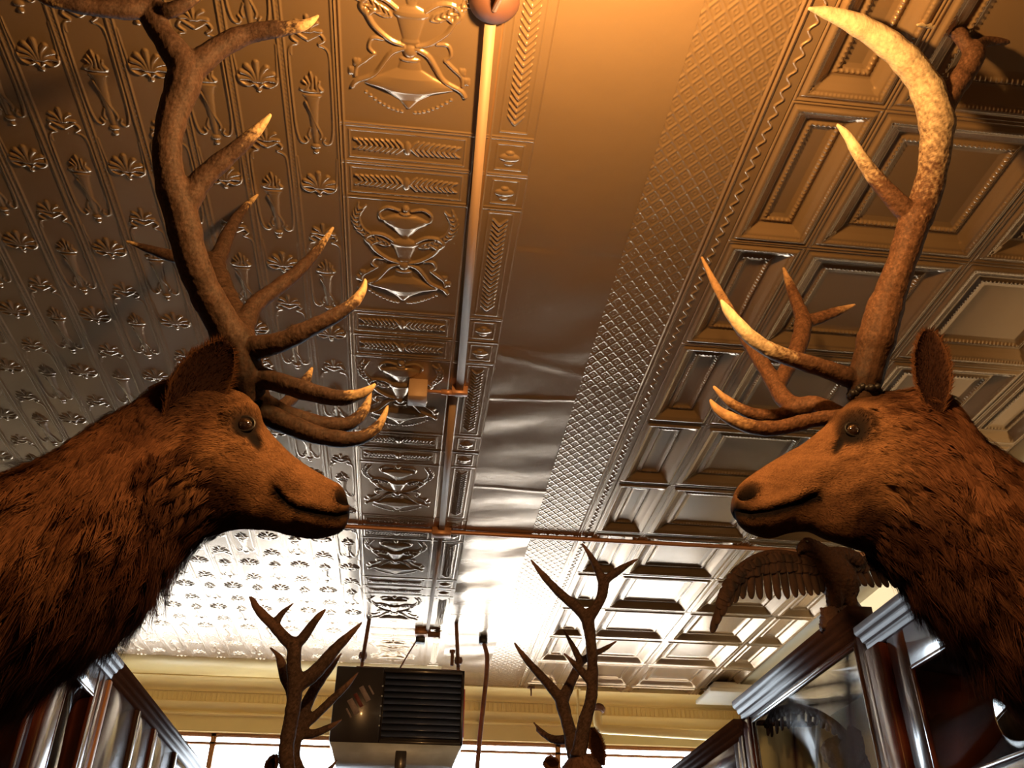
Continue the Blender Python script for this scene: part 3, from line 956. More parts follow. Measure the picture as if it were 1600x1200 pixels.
def elk(side):
    left = side == 'left'
    s = 1 if left else -1
    Y0 = 1.90
    if left:
        S = [(547, 779, 546, 801, .022), (541, 769, 543, 815, .034), (531, 760, 530, 830, .043), (514, 750, 505, 840, .050), (488, 735, 480, 841, .053), (462, 717, 452, 836, .057), (440, 697, 426, 829, .063),
             (421, 675, 398, 825, .076), (407, 650, 368, 823, .088), (390, 622, 338, 829, .094), (352, 603, 318, 842, .094), (303, 596, 297, 862, .100), (258, 605, 280, 888, .110), (222, 634, 260, 920, .122), (188, 657, 238, 955, .135),
             (148, 684, 205, 985, .15), (96, 722, 165, 1022, .165), (40, 750, 112, 1056, .18), (-15, 772, 45, 1098, .20), (-75, 795, -30, 1135, .21), (-150, 815, -110, 1180, .215), (-240, 835, -215, 1215, .21), (-330, 850, -320, 1240, .20)]
    else:
        S = [(1146, 776, 1147, 800, .022), (1151, 763, 1157, 818, .034), (1163, 750, 1180, 835, .046), (1188, 732, 1206, 841, .053), (1220, 713, 1236, 833, .056), (1250, 696, 1266, 831, .061), (1280, 673, 1298, 843, .070),
             (1304, 650, 1332, 853, .082), (1330, 626, 1362, 862, .092), (1362, 618, 1386, 876, .097), (1398, 616, 1402, 893, .100), (1430, 611, 1414, 912, .106), (1462, 622, 1428, 940, .116), (1486, 655, 1446, 968, .128),
             (1508, 690, 1474, 995, .142), (1540, 718, 1505, 1022, .158), (1580, 745, 1542, 1065, .175), (1622, 766, 1588, 1100, .19), (1680, 795, 1655, 1135, .205), (1728, 815, 1712, 1165, .21)]
    # the hair hangs a hand's breadth below the hide on the chest: the hide ends above the outline
    secs = []
    for k, (a, b, c_, d, w_) in enumerate(S):
        h_ = min(max((k - 9) / 4, 0), 1) * 34
        secs.append((a, b, c_ - h_ * .35 * s, d - h_, Y0, w_))
    wall_x = -1.347 if left else 1.747
    root = empty('elk_mount', (wall_x, Y0, 1.95))
    tag(root, 'stuffed elk head and neck facing right, tall dark antlers, on the left' if left else 'stuffed elk head and neck facing left with upright ear and pale-tipped antlers, on the right', 'stuffed elk', 'facing elk head mounts over the aisle')

    if left:
        mouth = [(549, 803), (528, 806), (500, 802), (470, 797), (452, 788), (441, 776), (434, 768)]
        nost = (537, 777, 11, 15, -.75); eyep = (382, 664)
        patch = [(383, 664, 24, 19, .25), (397, 684, 11, 24, -.5)]
        eyedisp = (383, 664)
    else:
        mouth = [(1147, 800), (1172, 803), (1204, 799), (1236, 791), (1258, 782), (1274, 776)]
        nost = (1168, 769, 17, 11, -.55); eyep = (1333, 672)
        patch = [(1334, 672, 29, 25, -.3), (1312, 690, 9, 22, .5)]
        eyedisp = (1333, 672)

    def feats(px, py):
        d = np.zeros(px.shape)
        d -= .030 * ellm(px, py, nost[0], nost[1], nost[2] * .85, nost[3] * .85, nost[4], .45)
        d += .003 * (ellm(px, py, nost[0], nost[1], nost[2] * 1.5, nost[3] * 1.5, nost[4], .8) - ellm(px, py, *nost[:4], nost[4], .8))
        d -= .0055 * linem(px, py, mouth, 4.2)
        off = np.array(mouth) + np.array([0, -13]); d += .003 * linem(px, py, off, 9)
        off = np.array(mouth)[:4] + np.array([0, 14]); d += .0035 * linem(px, py, off, 9)
        d -= .014 * ellm(px, py, *eyedisp, 19, 17, 0, 1.2)
        d += .012 * linem(px, py, [(eyedisp[0] - 26 * s, eyedisp[1] - 14), (eyedisp[0] - 4 * s, eyedisp[1] - 27), (eyedisp[0] + 24 * s, eyedisp[1] - 18)], 9)
        d -= .005 * ellm(px, py, patch[1][0] + 6 * s, patch[1][1] + 12, 8, 22, patch[1][4], 1)
        # cheek muscle and cheek-bone ridge
        d += .010 * ellm(px, py, eyedisp[0] - 28 * s, eyedisp[1] + 88, 44, 50, 0, 2.2)
        d += .006 * linem(px, py, [(eyedisp[0] - 10 * s, eyedisp[1] + 30), (eyedisp[0] + 45 * s, eyedisp[1] + 62), (eyedisp[0] + 85 * s, eyedisp[1] + 95)], 14)
        d -= .007 * ellm(px, py, eyedisp[0] + 45 * s, eyedisp[1] + 110, 38, 20, .25 * s, 1.6)
        return d

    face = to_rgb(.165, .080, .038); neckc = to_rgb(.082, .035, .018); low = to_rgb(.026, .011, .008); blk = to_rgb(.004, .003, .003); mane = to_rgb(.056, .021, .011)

    def colour(px, py, sf, th, V):
        ct = np.cos(th)
        nz = noise3(V.reshape(-1, 3), .12, 21 if left else 22).reshape(px.shape)
        kneck = np.clip((sf - .42) / .12, 0, 1)[..., None]
        c_ = face * (1 - kneck) + neckc * kneck
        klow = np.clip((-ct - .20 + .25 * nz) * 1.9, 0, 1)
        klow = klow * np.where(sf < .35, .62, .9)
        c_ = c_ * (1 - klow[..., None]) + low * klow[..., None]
        # dark mane patches down the neck
        km = np.clip(nz * 1.3 + .05, 0, 1) * np.clip((sf - .38) / .1, 0, 1) * .75
        c_ = c_ * (1 - km[..., None]) + mane * .6 * km[..., None]
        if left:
            kk = ellm(px, py, 300, 612, 96, 46, -.35, 1.1) * .96  # shade of antler and ear put into the fur colour
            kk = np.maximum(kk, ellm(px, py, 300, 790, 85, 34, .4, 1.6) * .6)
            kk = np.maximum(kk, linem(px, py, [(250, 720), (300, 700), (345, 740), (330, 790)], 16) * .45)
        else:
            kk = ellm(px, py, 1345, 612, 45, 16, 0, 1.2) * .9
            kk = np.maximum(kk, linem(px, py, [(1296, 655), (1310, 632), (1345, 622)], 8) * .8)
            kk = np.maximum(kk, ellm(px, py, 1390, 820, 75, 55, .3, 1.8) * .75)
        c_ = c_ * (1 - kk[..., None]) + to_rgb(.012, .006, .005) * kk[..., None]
        mk = np.clip(linem(px, py, mouth, 7.5 if left else 9.5) * 1.25, 0, 1)
        mk = np.maximum(mk, ellm(px, py, nost[0], nost[1], nost[2] * 1.2, nost[3] * 1.2, nost[4], .4))
        mk = np.maximum(mk, ellm(px, py, (551 if left else 1148), 797, 22, 22, 0, 1.2))
        for q in patch: mk = np.maximum(mk, ellm(px, py, q[0], q[1], q[2] * 1.12, q[3] * 1.12, q[4], .45))
        c_ = c_ * (1 - mk[..., None]) + blk * 1.5 * mk[..., None]
        ring = ellm(px, py, patch[0][0], patch[0][1], patch[0][2] * 1.45, patch[0][3] * 1.5, patch[0][4], 1) * (1 - mk)
        c_ = c_ * (1 + .25 * ring[..., None])
        return np.clip(c_, .003, 1)

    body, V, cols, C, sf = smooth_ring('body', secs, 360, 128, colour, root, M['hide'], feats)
    pxg, pyg = proj(V.reshape(-1, 3)); pxg = pxg.reshape(V.shape[:2]); pyg = pyg.reshape(V.shape[:2])
    skip = np.maximum(ellm(pxg, pyg, *nost[:4], nost[4], .6), ellm(pxg, pyg, (549 if left else 1148), 797, 20, 20))
    for q in patch: skip = np.maximum(skip, ellm(pxg, pyg, q[0], q[1], q[2] * 1.05, q[3] * 1.05, q[4], .4))
    mir = (-np.arange(V.shape[1])) % V.shape[1]
    nearm = np.sin(np.linspace(0, 2 * math.pi, V.shape[1], endpoint=False)) > -1e-6
    skip = np.clip(np.where(nearm[None], skip, skip[:, mir]), 0, 1)

    def ln(sv, th):
        L = np.interp(sv, [0, .08, .25, .40, .47, .55, .7, 1], [.003, .005, .008, .012, .022, .032, .045, .05])
        under = np.clip(-np.cos(th), 0, 1)
        return L * (1 + 1.1 * under * np.clip((sv - .36) / .12, 0, 1)) * (1 - .25 * np.clip(np.cos(th), 0, 1))
    den = lambda sv: np.interp(sv, [0, .1, .3, .45, .6, .85, .95, 1], [4.5, 4, 3, 2.0, 1.3, 1.0, .35, .1])
    fur(root, V, cols, C, sf, 150000, ln, dens_fn=den, skip=skip, seed=4 if left else 5)
    reg = lambda sv, th: np.clip((sv - .40) / .06, 0, 1) * np.clip((.95 - sv) / .05, 0, 1) * (np.clip(-np.cos(th) - .05, 0, 1) ** .7 + .04 * (np.sin(th) > -.2))
    locks(root, V, cols, C, sf, 1500, 26, lambda sv, th: np.interp(sv, [.4, .5, .65, 1], [.03, .055, .078, .085]) * (.65 + .35 * np.clip(-np.cos(th), 0, 1)), reg, seed=11 if left else 12)
    locks(root, V, cols * .8, C, sf, 260, 34, lambda sv, th: np.interp(sv, [.4, .5, .65, 1], [.03, .06, .085, .09]), lambda sv, th: np.clip((sv - .41) / .05, 0, 1) * np.clip((.95 - sv) / .05, 0, 1) * np.exp(-((np.cos(th) + .93) / .10) ** 2), seed=31 if left else 32)
    eye_set(root, V, eyep, .0195, .006, Y0)
    # throat tuft and ragged chest locks come from the long under-neck fur; antlers:
    if left:
        near = [
            [(392, 624, 1.90, 22), (380, 600, 1.87, 27), (374, 570, 1.84, 30), (366, 540, 1.81, 28), (345, 500, 1.77, 23), (320, 455, 1.72, 22), (298, 400, 1.66, 22), (284, 340, 1.61, 23), (268, 290, 1.57, 21), (261, 235, 1.53, 19), (270, 180, 1.50, 20), (285, 135, 1.47, 23), (288, 105, 1.45, 23), (265, 70, 1.42, 18), (243, 38, 1.40, 16), (232, 8, 1.38, 17), (236, -30, 1.345, 14), (242, -60, 1.32, 9)],
            [(232, 8, 1.38, 16), (205, 14, 1.37, 14), (175, 14, 1.36, 12), (140, 11, 1.35, 11), (105, 6, 1.34, 9), (75, 1, 1.335, 7), (48, -10, 1.33, 2)],
            [(238, 10, 1.38, 13), (262, 17, 1.37, 10), (285, 8, 1.36, 9), (305, -2, 1.355, 6), (330, -16, 1.35, 2)],
            [(288, 118, 1.46, 22), (315, 95, 1.45, 17), (348, 71, 1.44, 15), (385, 54, 1.43, 13), (420, 47, 1.42, 11.5), (455, 43, 1.41, 9), (480, 37, 1.40, 6), (498, 24, 1.395, 1.5)],
            [(280, 338, 1.61, 22), (297, 306, 1.59, 17), (320, 276, 1.57, 15), (350, 249, 1.55, 12.5), (380, 224, 1.53, 10), (405, 200, 1.51, 7), (424, 178, 1.495, 1.5)],
            [(368, 548, 1.82, 22), (400, 543, 1.80, 16), (440, 534, 1.78, 14), (480, 515, 1.76, 12), (520, 495, 1.745, 10), (550, 475, 1.735, 8), (567, 453, 1.73, 5), (571, 435, 1.725, 1.5)],
            [(380, 588, 1.86, 22), (415, 592, 1.85, 14), (450, 602, 1.84, 13.5), (490, 614, 1.83, 12.5), (530, 622, 1.82, 10.5), (560, 617, 1.815, 8), (576, 609, 1.81, 5), (587, 600, 1.81, 1.5)]]
        far = [
            [(404, 640, 1.97, 16), (400, 615, 2.0, 18), (392, 580, 2.04, 18), (384, 545, 2.08, 17), (374, 505, 2.13, 17), (354, 470, 2.17, 17), (338, 432, 2.20, 17), (334, 408, 2.22, 14)],
            [(336, 415, 2.22, 12), (346, 392, 2.22, 11), (358, 363, 2.23, 9), (378, 330, 2.24, 6), (403, 304, 2.25, 1.5)],
            [(334, 408, 2.22, 12), (305, 403, 2.22, 10), (270, 400, 2.22, 8.5), (238, 391, 2.22, 6), (197, 377, 2.22, 1.5)],
            [(378, 515, 2.12, 16), (397, 478, 2.13, 12), (430, 452, 2.14, 10.5), (462, 427, 2.15, 9), (492, 396, 2.16, 6.5), (521, 355, 2.17, 1.5)],
            [(402, 625, 2.0, 16), (430, 640, 2.04, 13), (468, 654, 2.05, 12), (510, 664, 2.06, 11), (545, 662, 2.06, 10), (566, 645, 2.06, 7.5), (575, 628, 2.06, 4.5), (579, 612, 2.06, 1.5)],
            [(404, 640, 1.97, 15), (422, 650, 1.98, 15), (450, 663, 1.98, 14.5), (490, 678, 1.98, 13), (530, 686, 1.98, 11.5), (563, 684, 1.98, 9.5), (588, 669, 1.98, 7), (599, 652, 1.98, 4.5), (606, 634, 1.98, 1.5)],
            [(420, 648, 2.08, 10), (445, 632, 2.12, 9), (465, 612, 2.15, 8), (479, 592, 2.17, 6), (488, 574, 2.18, 1.5)]]
        antler(near, root, .0036, M['antler'], thick=1.14, dark_at=P(375, 600, 1.86), seed=3, label='near antler, tall and mostly out of the top of the picture', tip_from=.76)  # base of both antlers coloured darker for the shade around the ear
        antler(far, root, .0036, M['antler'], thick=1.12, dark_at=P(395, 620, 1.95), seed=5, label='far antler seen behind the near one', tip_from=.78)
        eb = P(276, 652, 1.815); et = P(357, 534, 1.76)
        ax = (et - eb) / np.linalg.norm(et - eb)
        nr = np.array([.62, -.70, .1]); nr -= ax * (nr @ ax); nr /= np.linalg.norm(nr)
        sd = np.cross(ax, nr)
        ear('ear', eb - ax * .02, et, sd, .072, .03, nr, root, shade=.42, seed=2)
        eb2 = eb.copy(); eb2[1] = 2 * Y0 - eb2[1]; et2 = et.copy(); et2[1] = 2 * Y0 - et2[1] + .02; et2[0] -= .05; et2[2] -= .04
        nr2 = nr * np.array([1, -1, 1]); ax2 = (et2 - eb2) / np.linalg.norm(et2 - eb2); nr2 -= ax2 * (nr2 @ ax2); nr2 /= np.linalg.norm(nr2)
        ear('ear', eb2, et2, np.cross(ax2, nr2), .052, .035, nr2, root, seed=8)
    else:
        near = [
            [(1350, 625, 1.88, 20), (1350, 600, 1.86, 24), (1358, 570, 1.84, 24), (1371, 525, 1.80, 26), (1382, 485, 1.77, 25), (1398, 440, 1.73, 21), (1414, 395, 1.69, 20), (1428, 350, 1.65, 22), (1444, 315, 1.62, 21), (1457, 268, 1.57, 20), (1463, 220, 1.53, 22), (1464, 190, 1.50, 24), (1453, 150, 1.47, 23), (1436, 118, 1.44, 21), (1408, 86, 1.41, 20), (1371, 57, 1.39, 17.5), (1330, 34, 1.37, 14), (1292, 20, 1.36, 8.5), (1262, 13, 1.35, 1.5)],
            [(1380, 492, 1.77, 22), (1372, 475, 1.76, 14), (1369, 468, 1.76, 8)],
            [(1462, 195, 1.50, 18), (1477, 165, 1.48, 14), (1492, 137, 1.46, 15), (1510, 110, 1.44, 15), (1521, 88, 1.42, 15), (1523, 70, 1.41, 12)],
            [(1521, 84, 1.42, 12), (1510, 70, 1.41, 10), (1500, 55, 1.40, 10), (1484, 44, 1.39, 8.5), (1460, 39, 1.38, 6), (1432, 39, 1.37, 1.5)],
            [(1523, 78, 1.42, 13), (1536, 67, 1.42, 8), (1553, 64, 1.42, 6), (1575, 63, 1.42, 5)],
            [(1434, 345, 1.65, 17), (1412, 326, 1.63, 14.5), (1387, 300, 1.61, 12.5), (1363, 272, 1.59, 10.5), (1343, 243, 1.57, 8.5), (1324, 212, 1.55, 6), (1307, 194, 1.54, 1.5)],
            [(1350, 595, 1.86, 20), (1322, 588, 1.85, 14), (1285, 575, 1.84, 12.5), (1245, 563, 1.83, 11.5), (1205, 548, 1.82, 11), (1172, 526, 1.81, 10), (1150, 502, 1.80, 8.5), (1136, 484, 1.795, 6), (1126, 468, 1.79, 1.5)]]
        far = [
            [(1318, 655, 1.95, 16), (1300, 648, 1.97, 17), (1275, 636, 2.0, 16), (1245, 636, 2.03, 15), (1224, 622, 2.06, 12.5), (1206, 592, 2.09, 11.5), (1187, 562, 2.12, 10.5), (1162, 522, 2.15, 9), (1138, 482, 2.17, 7), (1116, 442, 2.19, 5), (1096, 401, 2.20, 1.5)],
            [(1214, 604, 2.08, 12), (1229, 578, 2.11, 11), (1243, 553, 2.14, 12), (1252, 525, 2.17, 12.5), (1256, 500, 2.19, 12)],
            [(1256, 502, 2.19, 11), (1247, 477, 2.21, 9), (1236, 450, 2.23, 7), (1224, 418, 2.25, 1.5)],
            [(1258, 504, 2.19, 9), (1282, 496, 2.18, 8.5), (1308, 487, 2.17, 6.5), (1337, 476, 2.16, 1.5)],
            [(1312, 655, 1.95, 13), (1285, 654, 1.95, 11), (1250, 661, 1.95, 11), (1213, 669, 1.95, 11), (1175, 667, 1.95, 10.5), (1142, 654, 1.95, 9), (1121, 640, 1.95, 6.5), (1109, 624, 1.95, 1.5)],
            [(1246, 637, 2.03, 13), (1218, 649, 2.03, 10), (1182, 648, 2.03, 9), (1152, 636, 2.03, 7.5), (1131, 621, 2.03, 5.5), (1114, 603, 2.03, 1.5)]]
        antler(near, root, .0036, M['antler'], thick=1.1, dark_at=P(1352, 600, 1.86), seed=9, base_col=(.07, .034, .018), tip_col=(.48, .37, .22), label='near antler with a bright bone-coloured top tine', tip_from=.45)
        antler(far, root, .0036, M['antler'], seed=12, base_col=(.075, .035, .018), tip_col=(.32, .19, .09), label='far antler behind the forehead', tip_from=.6)
        br = MB()
        bc = P(1352, 616, 1.865)
        for k in range(23):
            a = k / 23 * 2 * math.pi; r_ = .033 + .004 * math.sin(k * 2.7)
            c_ = bc + np.array([math.cos(a) * r_, math.sin(a) * r_, .004 * math.sin(a * 5)])
            br.lathe(c_, [(.011 * math.sin(t), -.011 * math.cos(t)) for t in np.linspace(.05, math.pi - .05, 7)], n=8)
        br.build('antler_burr', M['lid'], root, smooth=True)
        eb = P(1462, 645, 1.80); et = P(1450, 514, 1.77)
        ax = (et - eb) / np.linalg.norm(et - eb)
        nr = np.array([-.35, -.93, 0]); nr -= ax * (nr @ ax); nr /= np.linalg.norm(nr)
        sd = np.cross(ax, nr)
        ear('ear', eb, et, sd, .050, .03, nr, root, shade=.6, seed=3)
        eb2 = eb.copy(); eb2[1] = 2 * Y0 - eb2[1]; et2 = et.copy(); et2[1] = 2 * Y0 - et2[1]; et2[2] -= .07; et2[0] += .04
        nr2 = nr * np.array([1, -1, 1]); ax2 = (et2 - eb2) / np.linalg.norm(et2 - eb2); nr2 -= ax2 * (nr2 @ ax2); nr2 /= np.linalg.norm(nr2)
        ear('ear', eb2, et2, np.cross(ax2, nr2), .045, .03, nr2, root, seed=9)
    # board the neck is fixed to, on the face of the case
    zc = 1.6 + .62
    pl = MB(); pts = []
    for k in range(28):
        a = k / 28 * 2 * math.pi
        pts.append((wall_x, Y0 + .26 * math.cos(a), zc + .36 * math.sin(a)))
    pl.prism(pts, (-.03 * s, 0, 0))
    pl.build('mounting_board', M['redwood'], root)
    return root


elk('left')
elk('right')


# ------------------------------------------------------------------ distant elk mounts on their posts
def far_elk(name_label, tines_a, tines_b, head_c, ear_pts, cat='stuffed elk'):
    root = empty('elk_mount', (head_c[0], head_c[1], 0))
    tag(root, name_label, cat, 'elk head mounts beyond the aisle')
    hx, hy, hz = head_c          # top of the skull
    secs = []
    # nose -> shoulder, the animal looks towards the windows (+y) and its neck comes back down to the post
    # (y, z centre, half height, half width)
    prof_ = [(.46, -.30, .012, .015), (.44, -.30, .045, .04), (.38, -.27, .058, .05), (.28, -.20, .066, .055), (.18, -.15, .085, .07), (.08, -.12, .112, .09), (-.01, -.13, .125, .095), (-.07, -.21, .135, .10), (-.12, -.33, .15, .11), (-.17, -.47, .18, .13), (-.24, -.62, .22, .16), (-.33, -.76, .25, .19), (-.43, -.86, .26, .20)]
    A = catmull(prof_, 60); V = []
    nT = 40
    for i in range(60):
        y, z, a, wv = A[i]
        j0, j1 = max(0, i - 1), min(59, i + 1)
        t = np.array([0, A[j1, 0] - A[j0, 0], A[j1, 1] - A[j0, 1]]); t /= np.linalg.norm(t)
        u = np.cross(t, [1, 0, 0]); u /= np.linalg.norm(u)
        if u[2] < 0: u = -u
        for k in range(nT):
            th = 2 * math.pi * k / nT
            V.append(np.array([hx, hy + y, hz + z]) + u * a * math.cos(th) + np.array([1, 0, 0]) * wv * math.sin(th))
    Vr = np.array(V).reshape(60, nT, 3)
    fs = [(i * nT + k, i * nT + (k + 1) % nT, (i + 1) * nT + (k + 1) % nT, (i + 1) * nT + k) for i in range(59) for k in range(nT)] + [tuple(range(nT)), tuple(59 * nT + k for k in range(nT - 1, -1, -1))]
    cols = np.tile(np.array([.11, .06, .045]), (60, nT, 1)) * (1 + .2 * noise3(Vr.reshape(-1, 3), .1, 4).reshape(60, nT, 1))
    me = np_mesh('body', Vr.reshape(-1, 3), fs, cols.reshape(-1, 3))
    link_mesh('body', me, M['hide'], root)
    C_ = Vr.mean(1)
    fur(root, Vr, cols, C_, np.linspace(0, 1, 60), 9000, lambda sv, th: .008 + .03 * sv, seed=6, width=.0014)
    antler(tines_a, root, .006, M['antler_far'], thick=.92, base_col=(.05, .030, .024), tip_col=(.12, .065, .045), bump=.001, seed=2)
    antler(tines_b, root, .006, M['antler_far'], thick=.92, base_col=(.05, .030, .024), tip_col=(.12, .065, .045), bump=.001, seed=4)
    for (b_, t_, nr, wd) in ear_pts:
        b_, t_, nr = map(np.array, (b_, t_, nr)); ax = (t_ - b_) / np.linalg.norm(t_ - b_); nr = nr - ax * (nr @ ax); nr = nr / np.linalg.norm(nr)
        ear('ear', b_, t_, np.cross(ax, nr), wd, .03, nr, root, seed=5)
    for sx in (-1, 1):
        e = MB().lathe((hx + sx * .082, hy + .10, hz - .09), [(.016 * math.sin(a), -.016 * math.cos(a)) for a in np.linspace(.05, math.pi - .05, 9)], axis=(1, 0, 0), n=12)
        e.build('eye', M['eye'], root, smooth=True)
    by, bz = hy - .47, hz - .90
    MB().prism([(hx + .24 * math.cos(a), by + .0, bz + .32 * math.sin(a)) for a in np.linspace(0, 2 * math.pi, 25)[:-1]], (0, -.03, 0)).build('mounting_board', M['redwood'], root)
    MB().box((hx - .07, by - .17, 0), (hx + .07, by - .03, bz + .25), .01).box((hx - .25, by - .35, 0), (hx + .25, by + .15, .06), .01).build('post', M['wood'], root)
    return root


LA = [[(452, 1215, 4.0, 12), (447, 1180, 4.0, 12.5), (450, 1150, 4.0, 12), (457, 1112, 3.98, 12), (461, 1075, 3.96, 12), (459, 1037, 3.94, 11.5), (459, 1010, 3.93, 12), (447, 999, 3.92, 10), (428, 978, 3.91, 8.5), (411, 961, 3.90, 7.5), (400, 948, 3.90, 6), (395, 938, 3.90, 4), (389, 932, 3.90, 1.5)],
      [(430, 980, 3.91, 6), (434, 968, 3.91, 6), (442, 957, 3.91, 4), (459, 942, 3.91, 1)],
      [(460, 1008, 3.93, 10), (472, 998, 3.93, 8.5), (485, 980, 3.93, 7), (498, 963, 3.93, 5), (510, 951, 3.93, 1)],
      [(463, 1072, 3.96, 13), (486, 1056, 3.95, 12), (505, 1037, 3.94, 11), (524, 1014, 3.93, 9), (545, 993, 3.93, 6), (567, 971, 3.93, 1)]]
LB = [[(474, 1212, 4.2, 9), (463, 1190, 4.2, 8), (462, 1165, 4.2, 8), (467, 1140, 4.2, 10), (474, 1115, 4.2, 10), (484, 1090, 4.2, 9), (500, 1063, 4.2, 8), (518, 1042, 4.2, 5), (534, 1020, 4.2, 1)],
      [(472, 1135, 4.2, 9), (497, 1114, 4.2, 7), (523, 1089, 4.2, 6), (543, 1070, 4.2, 4), (560, 1050, 4.2, 1)],
      [(464, 1148, 4.2, 8), (490, 1146, 4.2, 6.5), (513, 1137, 4.2, 5), (535, 1124, 4.2, 1)],
      [(463, 1165, 4.2, 8), (456, 1120, 4.22, 6), (452, 1083, 4.24, 5), (444, 1062, 4.25, 6), (440, 1038, 4.25, 7.5), (434, 1024, 4.25, 4), (421, 1011, 4.25, 1)],
      [(466, 1205, 4.2, 7), (490, 1212, 4.3, 5), (512, 1204, 4.35, 4), (527, 1187, 4.4, 1)]]
hl = P(458, 1218, 4.05)
e_t = P(426, 1183, 4.0)
far_elk('dark elk antlers and head seen from behind, left of the hanging heater', LA, LB, (hl[0] + .02, 4.05, hl[2]),
        [(P(418, 1212, 4.05), P(429, 1183, 4.0), (0, -1, .1), .025), (P(498, 1225, 4.05), P(512, 1206, 4.0), (0, -1, .1), .025)])
RA = [[(903, 1185, 4.0, 15), (907, 1165, 4.0, 12), (913, 1130, 4.0, 11), (923, 1095, 3.98, 9.5), (926, 1060, 3.96, 9), (925, 1026, 3.94, 8.5), (922, 992, 3.93, 9), (919, 966, 3.92, 11), (930, 951, 3.91, 8.5), (940, 932, 3.90, 8), (943, 912, 3.90, 9), (944, 902, 3.9, 7)],
      [(917, 968, 3.92, 9), (901, 949, 3.92, 8.5), (874, 926, 3.92, 7), (848, 898, 3.92, 5), (829, 874, 3.92, 1)],
      [(940, 905, 3.9, 7), (932, 885, 3.9, 6), (921, 866, 3.9, 4), (909, 848, 3.9, 1)],
      [(946, 906, 3.9, 7), (960, 896, 3.9, 6.5), (978, 884, 3.9, 4.5), (997, 873, 3.9, 1)],
      [(922, 1064, 3.96, 7), (903, 1043, 3.94, 5.5), (880, 1020, 3.93, 1)]]
RB = [[(898, 1185, 4.1, 12), (895, 1160, 4.1, 13), (888, 1134, 4.12, 10), (880, 1105, 4.15, 11), (876, 1088, 4.17, 10)],
      [(874, 1090, 4.17, 9), (856, 1068, 4.18, 7.5), (828, 1037, 4.19, 5.5), (813, 1018, 4.2, 3.5), (803, 1003, 4.2, 1)],
      [(880, 1092, 4.17, 10), (891, 1068, 4.2, 8), (902, 1045, 4.22, 7), (908, 1030, 4.24, 7)],
      [(907, 1034, 4.24, 6), (897, 1013, 4.25, 4.5), (880, 983, 4.26, 1)],
      [(907, 1034, 4.24, 6), (928, 1022, 4.25, 5), (946, 1013, 4.25, 3.5), (964, 1001, 4.25, 1)],
      [(900, 1152, 4.1, 8), (870, 1156, 4.2, 6.5), (852, 1149, 4.25, 4.5), (837, 1140, 4.3, 1)],
      [(858, 1152, 4.24, 4.5), (846, 1142, 4.27, 3), (833, 1128, 4.3, 1)]]
hr = P(905, 1176, 4.05)
far_elk('dark forked elk antlers and head seen from behind, right of the thin hanging pipe', RA, RB, (hr[0] + .01, 4.05, hr[2]),
        [(P(940, 1196, 4.05), P(926, 1139, 4.0), (-.2, -1, .1), .033), (P(872, 1196, 4.05), P(852, 1190, 4.05), (0, -1, .3), .028)])
#END_ELK

